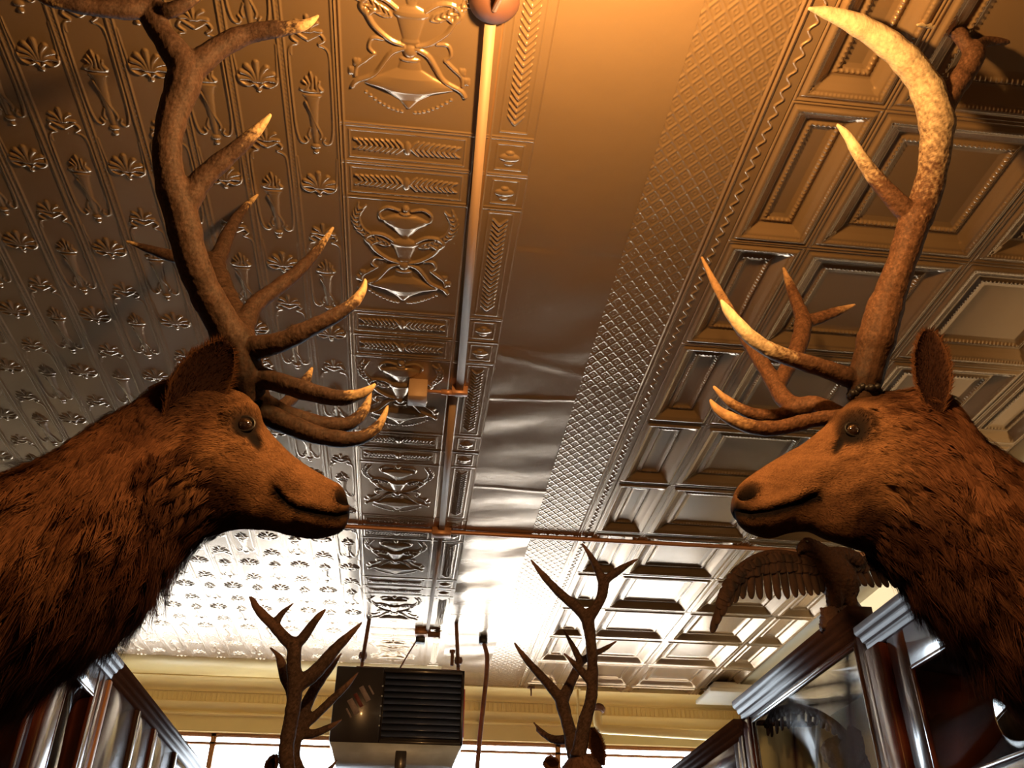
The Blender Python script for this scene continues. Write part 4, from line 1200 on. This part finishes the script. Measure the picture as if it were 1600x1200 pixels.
# ------------------------------------------------------------------ display cases along both sides of the aisle
def case(label, side, y0, y1, ztop, corn, doors, sill=.12, depth=.72, backing=False, glass_top=False, wood_='wood', corn_out=.05):
    """side +1: front faces -x at x=XF; side -1: front faces +x. doors: list of dicts"""
    XF = 1.75 if side > 0 else -1.35
    s = side
    root = empty('display_case', (XF + s * depth / 2, (y0 + y1) / 2, 0))
    tag(root, label, 'cabinet', 'tall dark cases lining the aisle')
    X = lambda d: XF + s * d      # d = distance behind the front face
    zc = ztop - corn
    cb = MB()
    cb.box((X(.02), y0, 0), (X(depth), y0 + .022, zc)).box((X(.02), y1 - .022, 0), (X(depth), y1, zc))
    cb.box((X(depth - .02), y0, 0), (X(depth), y1, zc))
    if not glass_top: cb.box((X(.02), y0, zc - .02), (X(depth), y1, zc))
    cb.box((X(.0), y0, 0), (X(depth), y1, sill))
    cb.build('carcass', M[wood_], root)
    pr = [(X(.03), zc), (X(-.008), zc), (X(-.012), zc + corn * .18), (X(-.012), zc + corn * .30), (X(-.024), zc + corn * .34), (X(-.030), zc + corn * .50), (X(-.030), zc + corn * .56), (X(-.042), zc + corn * .62), (X(-corn_out), zc + corn * .74), (X(-corn_out), ztop)] + ([(X(.05), ztop), (X(.05), zc)] if glass_top else [(X(depth), ztop), (X(depth), zc)])
    MB().profile_run(pr, y0, y1, (0, 2, 1)).build('cornice', M['cornice'], root)
    for d in doors:
        k = d['kind']
        a, b, z0, z1 = d['y0'], d['y1'], d.get('z0', sill), d.get('z1', zc)
        if k == 'panel':
            MB().box((X(0), a, z0), (X(.02), b, z1), .003).build('panel', M[d.get('m', wood_)], root)
        elif k == 'stile':
            MB().box((X(-d.get('out', .012)), a, z0), (X(.02), b, z1), .004).build('stile', M[d.get('m', wood_)], root)
        elif k == 'door':
            fw, ft = d.get('fw', .07), d.get('ft', .07)
            fb = d.get('fb', ft)
            fr = MB()
            fr.box((X(0), a, z0), (X(.022), a + fw, z1), .003).box((X(0), b - fw, z0), (X(.022), b, z1), .003)
            fr.box((X(0), a + fw, z1 - ft), (X(.022), b - fw, z1), .003).box((X(0), a + fw, z0), (X(.022), b - fw, z0 + fb), .003)
            do = fr.build('door', M[d.get('m', wood_)], root)
            bd = MB(); e = .014
            ya, yb, za, zb = a + fw, b - fw, z0 + fb, z1 - ft
            for (q0, q1) in (((ya - .002, za), (ya + e, zb)), ((yb - e, za), (yb + .002, zb)), ((ya, zb - e), (yb, zb + .002)), ((ya, za - .002), (yb, za + e))):
                bd.box((X(-.006), q0[0], q0[1]), (X(.012), q1[0], q1[1]), .003)
            bd.build('bead', M[d.get('bm', 'redwood')], do)
            g = MB()
            sk = d.get('skew', 0.0)
            g.add([(X(.006 + sk), ya, za), (X(.006), yb, za), (X(.006), yb, zb), (X(.006 + sk), ya, zb), (X(.009 + sk), ya, za), (X(.009), yb, za), (X(.009), yb, zb), (X(.009 + sk), ya, zb)],
                  [(0, 1, 2, 3), (7, 6, 5, 4), (0, 4, 5, 1), (1, 5, 6, 2), (2, 6, 7, 3), (3, 7, 4, 0)])
            g.build('glass_pane', M[d.get('g', 'glass')], do)
    if glass_top:
        MB().box((X(.05), y0 + .022, zc - .006), (X(depth - .02), y1 - .022, zc)).build('glass_top', M['glass'], root)  # glazed top added to let ceiling light onto the lining
    if backing:
        lx = .34 if glass_top else depth - .05
        MB().box((X(lx), y0 + .03, sill), (X(lx + .02), y1 - .03, zc - .03)).box((X(.03), y1 - .04, sill), (X(lx), y1 - .03, zc - .03)).build('lining', M['backing'], root)
    return root


case('tall dark display case with deep moulded cornice under the spread-winged bird', 1, 3.27, 4.70, 2.868, .095,
     [dict(kind='stile', y0=3.27, y1=3.345, out=.004), dict(kind='stile', y0=4.60, y1=4.70, m='redwood', out=.008), dict(kind='door', y0=3.345, y1=4.60, z0=.12, z1=2.773, fw=.02, ft=.025, fb=.1, bm='wood')], backing=True, glass_top=True)
case('dark display case with small glazed upper light, nearest on the right, behind the elk neck', 1, .2, 3.262, 2.775, .085,
     [dict(kind='stile', y0=3.15, y1=3.262, m='redwood', out=.022), dict(kind='door', y0=1.75, y1=3.13, z0=2.08, z1=2.69, fw=.125, ft=.135, fb=.085, g='oldglass'), dict(kind='door', y0=1.75, y1=3.13, z0=.14, z1=2.07, fw=.125, ft=.1),
      dict(kind='stile', y0=1.66, y1=1.75, m='redwood'), dict(kind='panel', y0=.2, y1=1.66)])
case('low-topped dark case farthest on the right, running to the shop windows', 1, 4.708, 7.85, 2.785, .075,
     [dict(kind='stile', y0=4.708, y1=4.78, out=.01), dict(kind='door', y0=4.79, y1=6.3, z0=.14, z1=2.70, fw=.10, ft=.12), dict(kind='door', y0=6.31, y1=7.84, z0=.14, z1=2.70, fw=.10, ft=.12)], backing=True)
case('dark case with tall glazed doors at the bottom left, below the left elk', -1, .2, 4.42, 2.868, .075,
     [dict(kind='door', y0=3.82, y1=4.33, z0=.14, z1=2.79, fw=.075, ft=.11, g='oldglass'), dict(kind='panel', y0=4.33, y1=4.42), dict(kind='stile', y0=3.66, y1=3.82, out=.03, m='redwood'),
      dict(kind='door', y0=2.5, y1=3.65, z0=.14, z1=2.79, fw=.06, ft=.11, g='oldglass'), dict(kind='stile', y0=2.42, y1=2.5, m='redwood'), dict(kind='door', y0=1.30, y1=2.42, z0=.14, z1=2.79, fw=.07, ft=.11), dict(kind='panel', y0=.2, y1=1.3)])
case('dark case with plain glossy doors and one bare pine strip, farther along on the left', -1, 4.425, 7.85, 2.868, .075,
     [dict(kind='stile', y0=4.425, y1=4.465, m='pinewood', out=.006), dict(kind='panel', y0=4.468, y1=4.955), dict(kind='stile', y0=4.96, y1=5.01, out=.02), dict(kind='panel', y0=5.013, y1=5.36), dict(kind='stile', y0=5.365, y1=5.45, m='redwood', out=.015),
      dict(kind='panel', y0=5.455, y1=5.94), dict(kind='stile', y0=5.945, y1=6.0, out=.02), dict(kind='door', y0=6.005, y1=7.84, z0=.14, z1=2.79)])


# ------------------------------------------------------------------ birds
def blob(name, tubes, parent, material, voxel=.006, posf=P, nz=.004, seed=1, smooth=8):
    mb = MB()
    for tn in tubes:
        A = catmull(np.array(tn, float), max(8, (len(tn) - 1) * 6))
        pts = np.array([posf(a[0], a[1], a[2]) for a in A])
        dist = np.array([np.dot(q - EYE, FW) for q in pts])
        mb.tube(pts, A[:, 3] * dist / F, n=16)
    me = np_mesh(name, np.array(mb.v, np.float32), mb.f)
    tmp = bpy.data.objects.new('tmp', me); COL.objects.link(tmp)
    m = tmp.modifiers.new('r', 'REMESH'); m.mode = 'VOXEL'; m.voxel_size = voxel
    m2 = tmp.modifiers.new('s', 'SMOOTH'); m2.factor = .6; m2.iterations = smooth
    out = bpy.data.meshes.new_from_object(tmp.evaluated_get(bpy.context.evaluated_depsgraph_get()))
    bpy.data.objects.remove(tmp)
    n = len(out.vertices); co_ = np.zeros(n * 3, np.float32); out.vertices.foreach_get('co', co_); co_ = co_.reshape(-1, 3).astype(float)
    no_ = np.zeros(n * 3, np.float32); out.vertices.foreach_get('normal', no_); no_ = no_.reshape(-1, 3)
    co_ += no_ * (nz * noise3(co_, .02, seed))[:, None]
    out.vertices.foreach_set('co', co_.astype(np.float32).ravel()); out.update()
    return link_mesh(name, out, material, parent)


def feather(mb, root, tip, wid, nrm, bend=0.0, tipshape=.5):
    root, tip, nrm = map(lambda q: np.asarray(q, float), (root, tip, nrm))
    ax = tip - root; L = np.linalg.norm(ax); ax /= L
    nrm = nrm - ax * (nrm @ ax); nrm /= np.linalg.norm(nrm)
    sd = np.cross(ax, nrm)
    ts = [0, .15, .4, .65, .82, .92, .98, 1]
    ws = [.25, .7, .95, 1, .95, .75, .42, .06]
    V, n = [], len(ts)
    for t, w_ in zip(ts, ws):
        c_ = root + ax * L * t + nrm * bend * L * (t * t - t)
        for k, off in ((-1, -.25), (0, 1), (1, -.25)):
            V.append(c_ + sd * wid * w_ * k + nrm * .0035 * off)
    for t, w_ in zip(ts, ws):
        c_ = root + ax * L * t + nrm * bend * L * (t * t - t)
        for k in (-1, 0, 1):
            V.append(c_ + sd * wid * w_ * k - nrm * (.0022 if k == 0 else .0016))
    fs = []; O = n * 3
    for i in range(n - 1):
        for k in (0, 1):
            a = i * 3 + k
            fs.append((a, a + 1, a + 4, a + 3)); fs.append((O + a + 3, O + a + 4, O + a + 1, O + a))
        fs.append((i * 3, i * 3 + 3, O + i * 3 + 3, O + i * 3)); fs.append((i * 3 + 2, O + i * 3 + 2, O + i * 3 + 5, i * 3 + 5))
    fs.append((0, O, O + 1, 1)); fs.append((1, O + 1, O + 2, 2))
    e = (n - 1) * 3
    fs.append((e, e + 1, O + e + 1, O + e)); fs.append((e + 1, e + 2, O + e + 2, O + e + 1))
    mb.add(V, fs)


def wing(parent, bone, tips, posf, nrm, wpx, scale):
    """bone: leading edge (px,py,depth); tips: feather tips (px,py,depth), outermost first. One joined wing of long feathers and covert rows"""
    w_ = MB(); nb = len(tips)
    B = catmull(np.array(bone, float), nb * 2)
    for k, tp in enumerate(tips):
        a = k / (nb - 1)
        b = B[int((nb * 2 - 1) * (a ** .8))]
        r0 = posf(*b[:3]); t0 = posf(*tp[:3])
        feather(w_, r0 + np.array([0, .0018 * (k % 3), 0]), t0, wpx * scale, nrm, .10)
    for frac, off, wd in ((.44, 0, 1.5), (.22, 2, 1.7)):
        m = int(nb * 1.4)
        for k in range(m):
            a = k / (m - 1)
            b = B[int((nb * 2 - 1) * (a ** .85))]
            i = min(nb - 1, a * (nb - 1)); i0 = int(i); i1 = min(nb - 1, i0 + 1); f_ = i - i0
            tp = np.array(tips[i0], float) * (1 - f_) + np.array(tips[i1], float) * f_
            r0 = posf(*b[:3]); t0 = posf(*tp[:3])
            feather(w_, r0 + nrm * (.004 + .0025 * off) * 1.0, r0 + (t0 - r0) * frac * (1 + .06 * math.sin(k * 2.3)) + nrm * (.004 + .002 * off), wpx * wd * scale, nrm, .12)
    o = w_.build('wing', M['feather'], parent)
    A = catmull(np.array(bone, float), 20)
    arm = MB().tube([posf(*q[:3]) for q in A], [wpx * scale * (1.0 - .55 * i / 19) for i in range(20)][::-1], n=10)
    arm.build('wing_edge', M['plume'], o, smooth=True)
    return o


bird = empty('stuffed_bird', (1.86, 3.52, 2.97))
tag(bird, 'stuffed brown bird of prey with spread drooping wings on top of the right case', 'stuffed bird')
nb = np.array([-.1, -.97, -.2])
blob('body', [[(1322, 935, 3.56, 20), (1312, 912, 3.54, 30), (1296, 888, 3.52, 29), (1280, 868, 3.5, 20), (1266, 856, 3.48, 15), (1259, 853, 3.47, 14)],
              [(1262, 852, 3.47, 12), (1252, 856, 3.46, 8), (1248, 862, 3.455, 3.5), (1248, 868, 3.455, 1.5)],
              [(1292, 872, 3.5, 17), (1322, 870, 3.55, 14), (1345, 878, 3.58, 10)], [(1285, 868, 3.5, 16), (1262, 872, 3.5, 10)],
              [(1316, 925, 3.54, 18), (1328, 945, 3.54, 13), (1334, 955, 3.54, 8)], [(1305, 922, 3.52, 16), (1304, 944, 3.5, 12), (1304, 956, 3.5, 7)]], bird, M['plume'], nz=.004)
wing(bird, [(1134, 925, 3.36), (1142, 905, 3.38), (1158, 884, 3.41), (1182, 869, 3.44), (1212, 863, 3.47), (1245, 868, 3.49), (1275, 876, 3.5)],
     [(1112, 989, 3.30), (1119, 976, 3.31), (1128, 962, 3.32), (1138, 948, 3.34), (1148, 942, 3.36), (1160, 936, 3.38), (1174, 936, 3.39), (1188, 937, 3.40), (1203, 938, 3.42), (1217, 937, 3.43), (1231, 936, 3.45), (1244, 934, 3.46), (1256, 931, 3.47), (1268, 931, 3.48), (1279, 930, 3.49), (1286, 926, 3.5)], P, nb, 6.5, 3.6 / F)
wing(bird, [(1480, 905, 3.75), (1455, 888, 3.72), (1425, 876, 3.69), (1390, 870, 3.65), (1350, 874, 3.6), (1325, 880, 3.57)],
     [(1500, 975, 3.78), (1486, 965, 3.77), (1470, 955, 3.76), (1455, 945, 3.75), (1440, 936, 3.73), (1425, 926, 3.71), (1412, 921, 3.69), (1400, 919, 3.68), (1388, 918, 3.66), (1376, 918, 3.65), (1365, 918, 3.63), (1354, 916, 3.62), (1344, 916, 3.6)], P, nb, 6.5, 3.6 / F)
tl = MB()
for k in range(7):
    feather(tl, P(1330, 930, 3.6), P(1330 + (k - 3) * 7, 958, 3.8) + np.array([0, 0, .0]), .014, nb, .05)
tl.build('tail', M['feather'], bird)
for (px_, Y_) in ((1304, 3.5), (1334, 3.54)):
    ft = MB(); f0 = P(px_, 957, Y_)
    ft.tube([f0 + np.array([0, 0, .03]), f0 + np.array([0, 0, -.01])], .008, n=8)
    for a in (-.5, 0, .5, 3.14):
        ft.tube([f0, f0 + np.array([.03 * math.sin(a), -.03 * math.cos(a), -.002]), f0 + np.array([.042 * math.sin(a), -.042 * math.cos(a), -.018])], [.007, .006, .003], n=7)
    ft.build('foot', M['lid'], bird, smooth=True)
for sx in (-1, 1):
    e = P(1256, 851, 3.47) + np.array([0, sx * .032, 0])
    MB().lathe(e, [(.006 * math.sin(a), -.006 * math.cos(a)) for a in np.linspace(.05, math.pi - .05, 7)], n=10).build('eye', M['eye'], bird, smooth=True)
st = empty('driftwood_perch', (1.86, 3.55, 2.87))
tag(st, 'dark gnarled driftwood perch under the spread-winged bird', 'perch')
blob('log', [[(1298, 985, 3.5, 17), (1300, 965, 3.5, 16), (1312, 958, 3.52, 12), (1340, 962, 3.56, 10), (1352, 985, 3.58, 12)], [(1291, 985, 3.5, 9), (1291, 962, 3.5, 9), (1289, 950, 3.49, 7)], [(1318, 985, 3.62, 12), (1322, 960, 3.58, 12)]], st, M['bark'], nz=.006, seed=8)

bird2 = empty('stuffed_bird', (1.9, 3.9, 2.3))
tag(bird2, 'stuffed bird with one raised dark wing behind the glass of the moulded case', 'stuffed bird')
XI = 1.81
nb2 = np.array([-.97, -.1, -.2])
blob('body', [[(1345, 1260, XI + .07, 20), (1335, 1215, XI + .07, 26), (1325, 1185, XI + .07, 27), (1308, 1178, XI + .07, 25), (1300, 1186, XI + .06, 19)], [(1330, 1175, XI + .05, 20), (1335, 1150, XI + .02, 12), (1325, 1140, XI, 8)]], bird2, M['plume'], posf=PX, nz=.005, seed=4)
wing(bird2, [(1198, 1128, XI), (1206, 1114, XI), (1224, 1105, XI), (1250, 1104, XI), (1278, 1114, XI), (1305, 1132, XI), (1322, 1150, XI)],
     [(1200, 1150, XI), (1206, 1152, XI), (1214, 1147, XI), (1222, 1142, XI), (1232, 1139, XI), (1242, 1136, XI), (1253, 1133, XI), (1263, 1131, XI), (1273, 1132, XI), (1282, 1136, XI), (1291, 1141, XI), (1300, 1146, XI), (1310, 1151, XI), (1318, 1158, XI)], PX, nb2, 6.5, 3.9 / F)
pst = MB()
bc = PX(1342, 1240, XI + .12)
pst.tube([(bc[0], bc[1], .13), (bc[0] + .02, bc[1] - .01, bc[2] - .5), (bc[0], bc[1], bc[2] + .02)], [.09, .05, .045], n=10)
po = pst.build('driftwood_perch', M['bark'], smooth=True)
tag(po, 'upright wooden perch inside the moulded case, under the raised-wing bird', 'perch')

# ------------------------------------------------------------------ hanging unit heater
HY = 6.40
def hp(px, py, Y=HY): return P(px, py, Y)
ht = empty('unit_heater', (-.03, HY + .22, 3.2))
tag(ht, 'dark louvred heater hanging from the ceiling in front of the shop windows', 'heater')
x0, x1, zt, zb = -.471, .411, 3.473, 2.975
xm = -.145
hb_ = MB().box((x0, HY, zb), (xm, HY + .46, zt), .006).box((xm, HY + .03, zb), (x1, HY + .46, zt), .006).box((xm, HY, zt - .03), (x1, HY + .04, zt), .004).box((xm, HY, zb), (x1, HY + .04, zb + .025), .004).box((x1 - .018, HY, zb), (x1, HY + .04, zt), .003)
hb_.build('housing', M['heater'], ht)
for k in range(10):
    z = zb + .045 + k * .0425
    MB().add([(xm + .01, HY + .002, z), (x1 - .02, HY + .002, z), (x1 - .02, HY + .028, z + .040), (xm + .01, HY + .028, z + .040), (xm + .01, HY + .004, z - .003), (x1 - .02, HY + .004, z - .003), (x1 - .02, HY + .032, z + .037), (xm + .01, HY + .032, z + .037)],
             [(0, 1, 2, 3), (7, 6, 5, 4), (0, 4, 5, 1), (1, 5, 6, 2), (2, 6, 7, 3), (3, 7, 4, 0)]).build('louvre', M['louver'], ht)
ho = MB().add([(x0 + .01, HY + .005, zb), (x1 - .01, HY + .005, zb), (x1 - .01, HY + .45, zb), (x0 + .01, HY + .45, zb), (x0 + .05, HY + .05, zb - .12), (x1 - .06, HY + .05, zb - .12), (x1 - .06, HY + .42, zb - .12), (x0 + .05, HY + .42, zb - .12)],
              [(3, 2, 1, 0), (4, 5, 6, 7), (0, 1, 5, 4), (1, 2, 6, 5), (2, 3, 7, 6), (3, 0, 4, 7)])
ho.build('drip_hood', M['galv'], ht)
MB().box((x1, HY + .02, zb + .06), (x1 + .008, HY + .3, zt - .12), .002).build('red_side_plate', M['redpaint'], ht)
MB().box((-.03, HY + .02, zb - .20), (.045, HY + .10, zb - .02), .004).build('gas_pipe_cover', M['heater'], ht)
for k in range(5):
    p = hp(598 - k * 1.4, 1072 + k * 15.5)
    MB().lathe((p[0], HY, p[2]), [(.007, 0), (.005, .004)], axis=(0, -1, 0), n=8).build('screw', M['galv'], ht)
def label_strip(px, py, L, Wd, ang, m_):
    p = hp(px, py); ca, sa = math.cos(ang), math.sin(ang)
    q = [(-L, -Wd), (L, -Wd), (L, Wd), (-L, Wd)]
    return [(p[0] + a * ca - b * sa, HY, p[2] + a * sa + b * ca) for a, b in q]
lb = MB().prism(label_strip(570, 1084, .055, .017, -1.0, 0), (0, -.002, 0)).prism(label_strip(552, 1104, .055, .02, -1.0, 0), (0, -.002, 0))
lb.prism(label_strip(545, 1114, .035, .006, -1.0, 0), (0, -.002, 0)).prism(label_strip(580, 1078, .035, .006, -1.0, 0), (0, -.002, 0))
lb.build('warning_label', M['sticker'], ht)
MB().prism(label_strip(560, 1094, .05, .013, -1.0, 0), (0, -.0015, 0)).build('warning_label_red', M['stickred'], ht)
# slotted hanger angle and rods
sa_ = MB(); a0, a1 = hp(556, 1036), hp(722, 1050)
zz = (a0[2] + a1[2]) / 2
xa, xb = a0[0], a1[0]
sa_.box((xa, HY + .12, zz + .012), (xb, HY + .123, zz + .032)).box((xa, HY + .12, zz - .030), (xb, HY + .123, zz - .008)).box((xa, HY + .12, zz - .032), (xb, HY + .16, zz - .029))
ns = 34
for k in range(ns + 1):
    x = xa + (xb - xa) * k / ns
    sa_.box((x - .004, HY + .12, zz - .01), (x + .004, HY + .123, zz + .014))
sa_.build('slotted_hanger_angle', M['rust'], ht)
for (pa, pb) in (((577, 968), (566, 1034)), ((713, 974), (716, 1042))):
    top = PZ(pa[0], pa[1], CEIL); bot = P(pb[0], pb[1], HY + .11)
    r_ = MB().tube([top, bot], .014, n=8).lathe((bot[0], bot[1], bot[2] + .02), [(.026, 0), (.03, .02), (.026, .045)], n=8).tube([bot, (bot[0], bot[1] + .01, zt - .01)], .012, n=8)
    r_.build('hanger_rod', M['rust'], ht)
b3 = P(706, 1040, HY + .11)
MB().tube([b3, b3 + np.array([0, 0, .10])], .012, n=8).lathe(b3 + np.array([0, 0, .09]), [(.024, 0), (.024, .02)], n=6).build('hanger_bolt', M['rust'], ht)

# ------------------------------------------------------------------ conduits, boxes and pipes on the ceiling
def ct(px, py): return PZ(px, py, CEIL - .01)

rc = MB()
A0, A1 = (.107, 1.50), (.150, 3.36)
rc.prism([(A0[0] - .015, A0[1], CEIL - .026), (A1[0] - .016, A1[1], CEIL - .026), (A1[0] + .016, A1[1], CEIL - .026), (A0[0] + .015, A0[1], CEIL - .026)], (0, 0, .03))
B0, B1 = ct(708, 622), ct(690, 828)
rc.prism([(B0[0] - .016, 3.36, CEIL - .021), (B1[0] - .016, B1[1], CEIL - .021), (B1[0] + .016, B1[1], CEIL - .021), (B0[0] + .016, 3.36, CEIL - .021)], (0, 0, .025))
C1 = ct(668, 985)
rc.prism([(B1[0] - .012, B1[1], CEIL - .018), (C1[0] - .012, C1[1], CEIL - .018), (C1[0] + .012, C1[1], CEIL - .018), (B1[0] + .012, B1[1], CEIL - .018)], (0, 0, .022))
tag(rc.build('raceway', M['race']), 'long flat cable raceway running along the embossed ceiling beside the urn panels', 'cable raceway')
cc_ = MB(); yc = B1[1] + .01
cc_.tube([(-2.9, yc, CEIL - .016), (2.8, yc, CEIL - .016)], .013, n=10)
tag(cc_.build('conduit', M['pipe'], smooth=True), 'thin brown conduit crossing the ceiling from side to side behind both elk noses', 'conduit')
jb = MB().box((B1[0] - .055, yc - .03, CEIL - .045), (B1[0] + .055, yc + .03, CEIL + .005), .004)
tag(jb.build('junction_box', M['pipe']), 'small flat junction box where the raceway meets the crossing conduit', 'junction box')
bx_ = empty('junction_box', (-.03, 3.38, CEIL))
tag(bx_, 'square metal box on the ceiling with a short arm to the raceway', 'junction box')
bp_ = ct(654, 597)
MB().box((bp_[0] - .041, bp_[1] - .01, CEIL - .088), (bp_[0] + .040, bp_[1] + .075, CEIL + .005), .003).build('housing', M['race'], bx_)
ap = bp_[1] + .035
MB().tube([(bp_[0] + .038, ap, CEIL - .03), (.148, ap, CEIL - .03)], .008, n=8).tube([(.07, ap, CEIL - .03), (.13, ap, CEIL - .03)], .013, n=8).box((.115, ap - .016, CEIL - .04), (.185, ap + .012, CEIL + .004), .003).build('arm', M['pipe'], bx_)

fj = empty('ceiling_socket', tuple(ct(658, 990)))
tag(fj, 'small brown box with black socket at the far end of the raceway', 'socket')
f1 = ct(658, 985)
MB().box((f1[0] - .045, f1[1] - .02, CEIL - .04), (f1[0] + .045, f1[1] + .06, CEIL + .004), .004).build('base_plate', M['pipe'], fj)
MB().box((f1[0] - .034, f1[1] + .06, CEIL - .075), (f1[0] + .034, f1[1] + .12, CEIL + .002), .004).build('black_socket', M['black'], fj)
MB().tube([(f1[0] + .05, f1[1] + .02, CEIL - .03), (f1[0] + .13, f1[1] + .02, CEIL - .03)], .022, n=12).tube([(f1[0] + .13, f1[1] + .02, CEIL - .03), (f1[0] + .14, f1[1] + .02, CEIL - .03)], .028, n=12).box((f1[0] + .03, f1[1], CEIL - .02), (f1[0] + .07, f1[1] + .04, CEIL), .002).build('conduit_elbow', M['rust'], fj, smooth=True)
wv = [np.array([f1[0] - .03, f1[1] + .09, CEIL - .06]), np.array([f1[0] - .10, HY + .30, CEIL - .17]), np.array([f1[0] - .17, HY + .25, zt - .005])]
tag(MB().tube(wv, .006, n=6).build('cable', M['rust'], smooth=True), 'thin cable slanting from the black ceiling socket down to the heater', 'cable')

tp_ = empty('hanging_pipe', tuple(PZ(755, 998, CEIL)))
tag(tp_, 'thin bent brown pipe dropping from the ceiling right of the heater', 'pipe')
q0 = PZ(755, 996, CEIL)
yp = q0[1]
MB().lathe((q0[0], yp, CEIL - .05), [(.022, 0), (.034, .004), (.034, .05)], n=10).build('ceiling_fitting', M['black'], tp_, smooth=False)
pts = [(q0[0], yp, CEIL - .02)] + [tuple(P(a, b, yp)) for a, b in ((757, 1008), (761, 1026), (760, 1055), (756, 1095), (751, 1140), (746, 1195))]
l_ = pts[-1]
pts += [(l_[0] - .02, yp, 1.2), (l_[0] - .03, yp, .0)]
MB().tube(catmull(pts[:7], 30).tolist() + pts[7:], .017, n=10).build('pipe', M['rust'], tp_, smooth=True)

wp_ = empty('wall_pipe', tuple(P(933, 1110, 7.86)))
tag(wp_, 'cream pipe with an elbow below the window-wall cornice, right of the far right antlers', 'pipe')
E0, E1, E2, E3 = P(934, 1112, 7.86), P(934, 1128, 7.86), P(948, 1140, 7.86), P(1112, 1150, 7.86)
E4 = E2 + (E3 - E2) / (E3[0] - E2[0]) * (2.99 - E2[0])
pp = catmull([E0, E1, (E1 + E2) / 2 + np.array([-.02, 0, -.02]), E2, E2 + (E3 - E2) * .1], 16).tolist() + [E3, E4]
MB().tube(pp, .036, n=14).build('pipe_run', M['cream'], wp_, smooth=True)
MB().lathe(E0 + np.array([0, 0, -.01]), [(.02, 0), (.05, .02), (.055, .05), (.03, .075)], axis=(.35, 0, 1), n=12).build('dark_cap', M['rust'], wp_, smooth=True)

bd_ = MB().box((2.53, 7.48, 3.70), (2.99, 7.90, 3.735), .004).box((2.6, 7.55, 3.735), (2.95, 7.85, CEIL), .0)
tag(bd_.build('ceiling_panel', M['white']), 'pale flat panel hung just under the ceiling in the far right corner', 'ceiling panel')
hk = PZ(826, 1086, CEIL - .03)
hk[1] = min(hk[1], 7.905)
tag(MB().tube([hk + np.array([0, 0, .02]), hk + np.array([0, 0, -.05])], .007, n=6).tube([hk + np.array([-.032, 0, 0.02]), hk + np.array([.032, 0, .02])], .010, n=6).tube([(hk[0], hk[1], hk[2] + .01), (hk[0], hk[1] + .03, hk[2] + .012)], .008, n=6).build('ceiling_hook', M['rust']), 'small dark T-shaped hook at the end of the ceiling, left of the far right antlers', 'hook')
hq = P(903, 1091, 7.88)
tag(MB().tube([(hq[0], hq[1], CEIL), (hq[0], hq[1], P(903, 1135, 7.88)[2])], .011, n=8).lathe((hq[0], hq[1], CEIL - .02), [(.03, 0), (.03, .02)], n=8).build('drop_rod', M['cream'], smooth=True), 'thin cream rod dropping down the window wall behind the far right antlers', 'rod')

# ------------------------------------------------------------------ the lamp
lp = empty('ceiling_lamp', (.107, 1.47, CEIL))
tag(lp, 'round brown ceiling rose at the top edge, at the near end of the raceway', 'lamp')
MB().lathe((.112, 1.445, CEIL + .004), [(.068, 0), (.068, .012), (.062, .022), (.045, .042), (.022, .052), (.008, .056)], axis=(0, 0, -1), n=28).build('ceiling_rose', M['clay'], lp, smooth=True)
LPV = np.array(LAMP_POS)
MB().tube(catmull([(.112, 1.44, CEIL - .05), (.14, 1.34, CEIL - .09), (.25, 1.15, CEIL - .12), (LPV[0], LPV[1], CEIL - .20), (LPV[0], LPV[1], LPV[2] + .10)], 24), .008, n=8).build('arm', M['brass'], lp, smooth=True)
MB().lathe(LPV + np.array([0, 0, .045]), [(.018, 0), (.022, .03), (.022, .07), (.01, .08)], n=14).build('lamp_socket', M['brass'], lp, smooth=True)
MB().lathe(LPV - np.array([0, 0, .05]), [(.04 * math.sin(a), .045 * (1 - math.cos(a))) for a in np.linspace(.05, 2.6, 12)], n=18).build('bulb', M['bulb'], lp, smooth=True)
L_ = bpy.data.lights.new('lamp_light', 'POINT')
L_.energy = LAMP_W; L_.color = LAMP_COL; L_.shadow_soft_size = .045
lo_ = bpy.data.objects.new('lamp_light', L_); COL.objects.link(lo_)
lo_.location = tuple(LPV - np.array([0, 0, .11])); lo_.parent = lp
bpy.context.view_layer.update(); lo_.matrix_parent_inverse = lp.matrix_world.inverted()
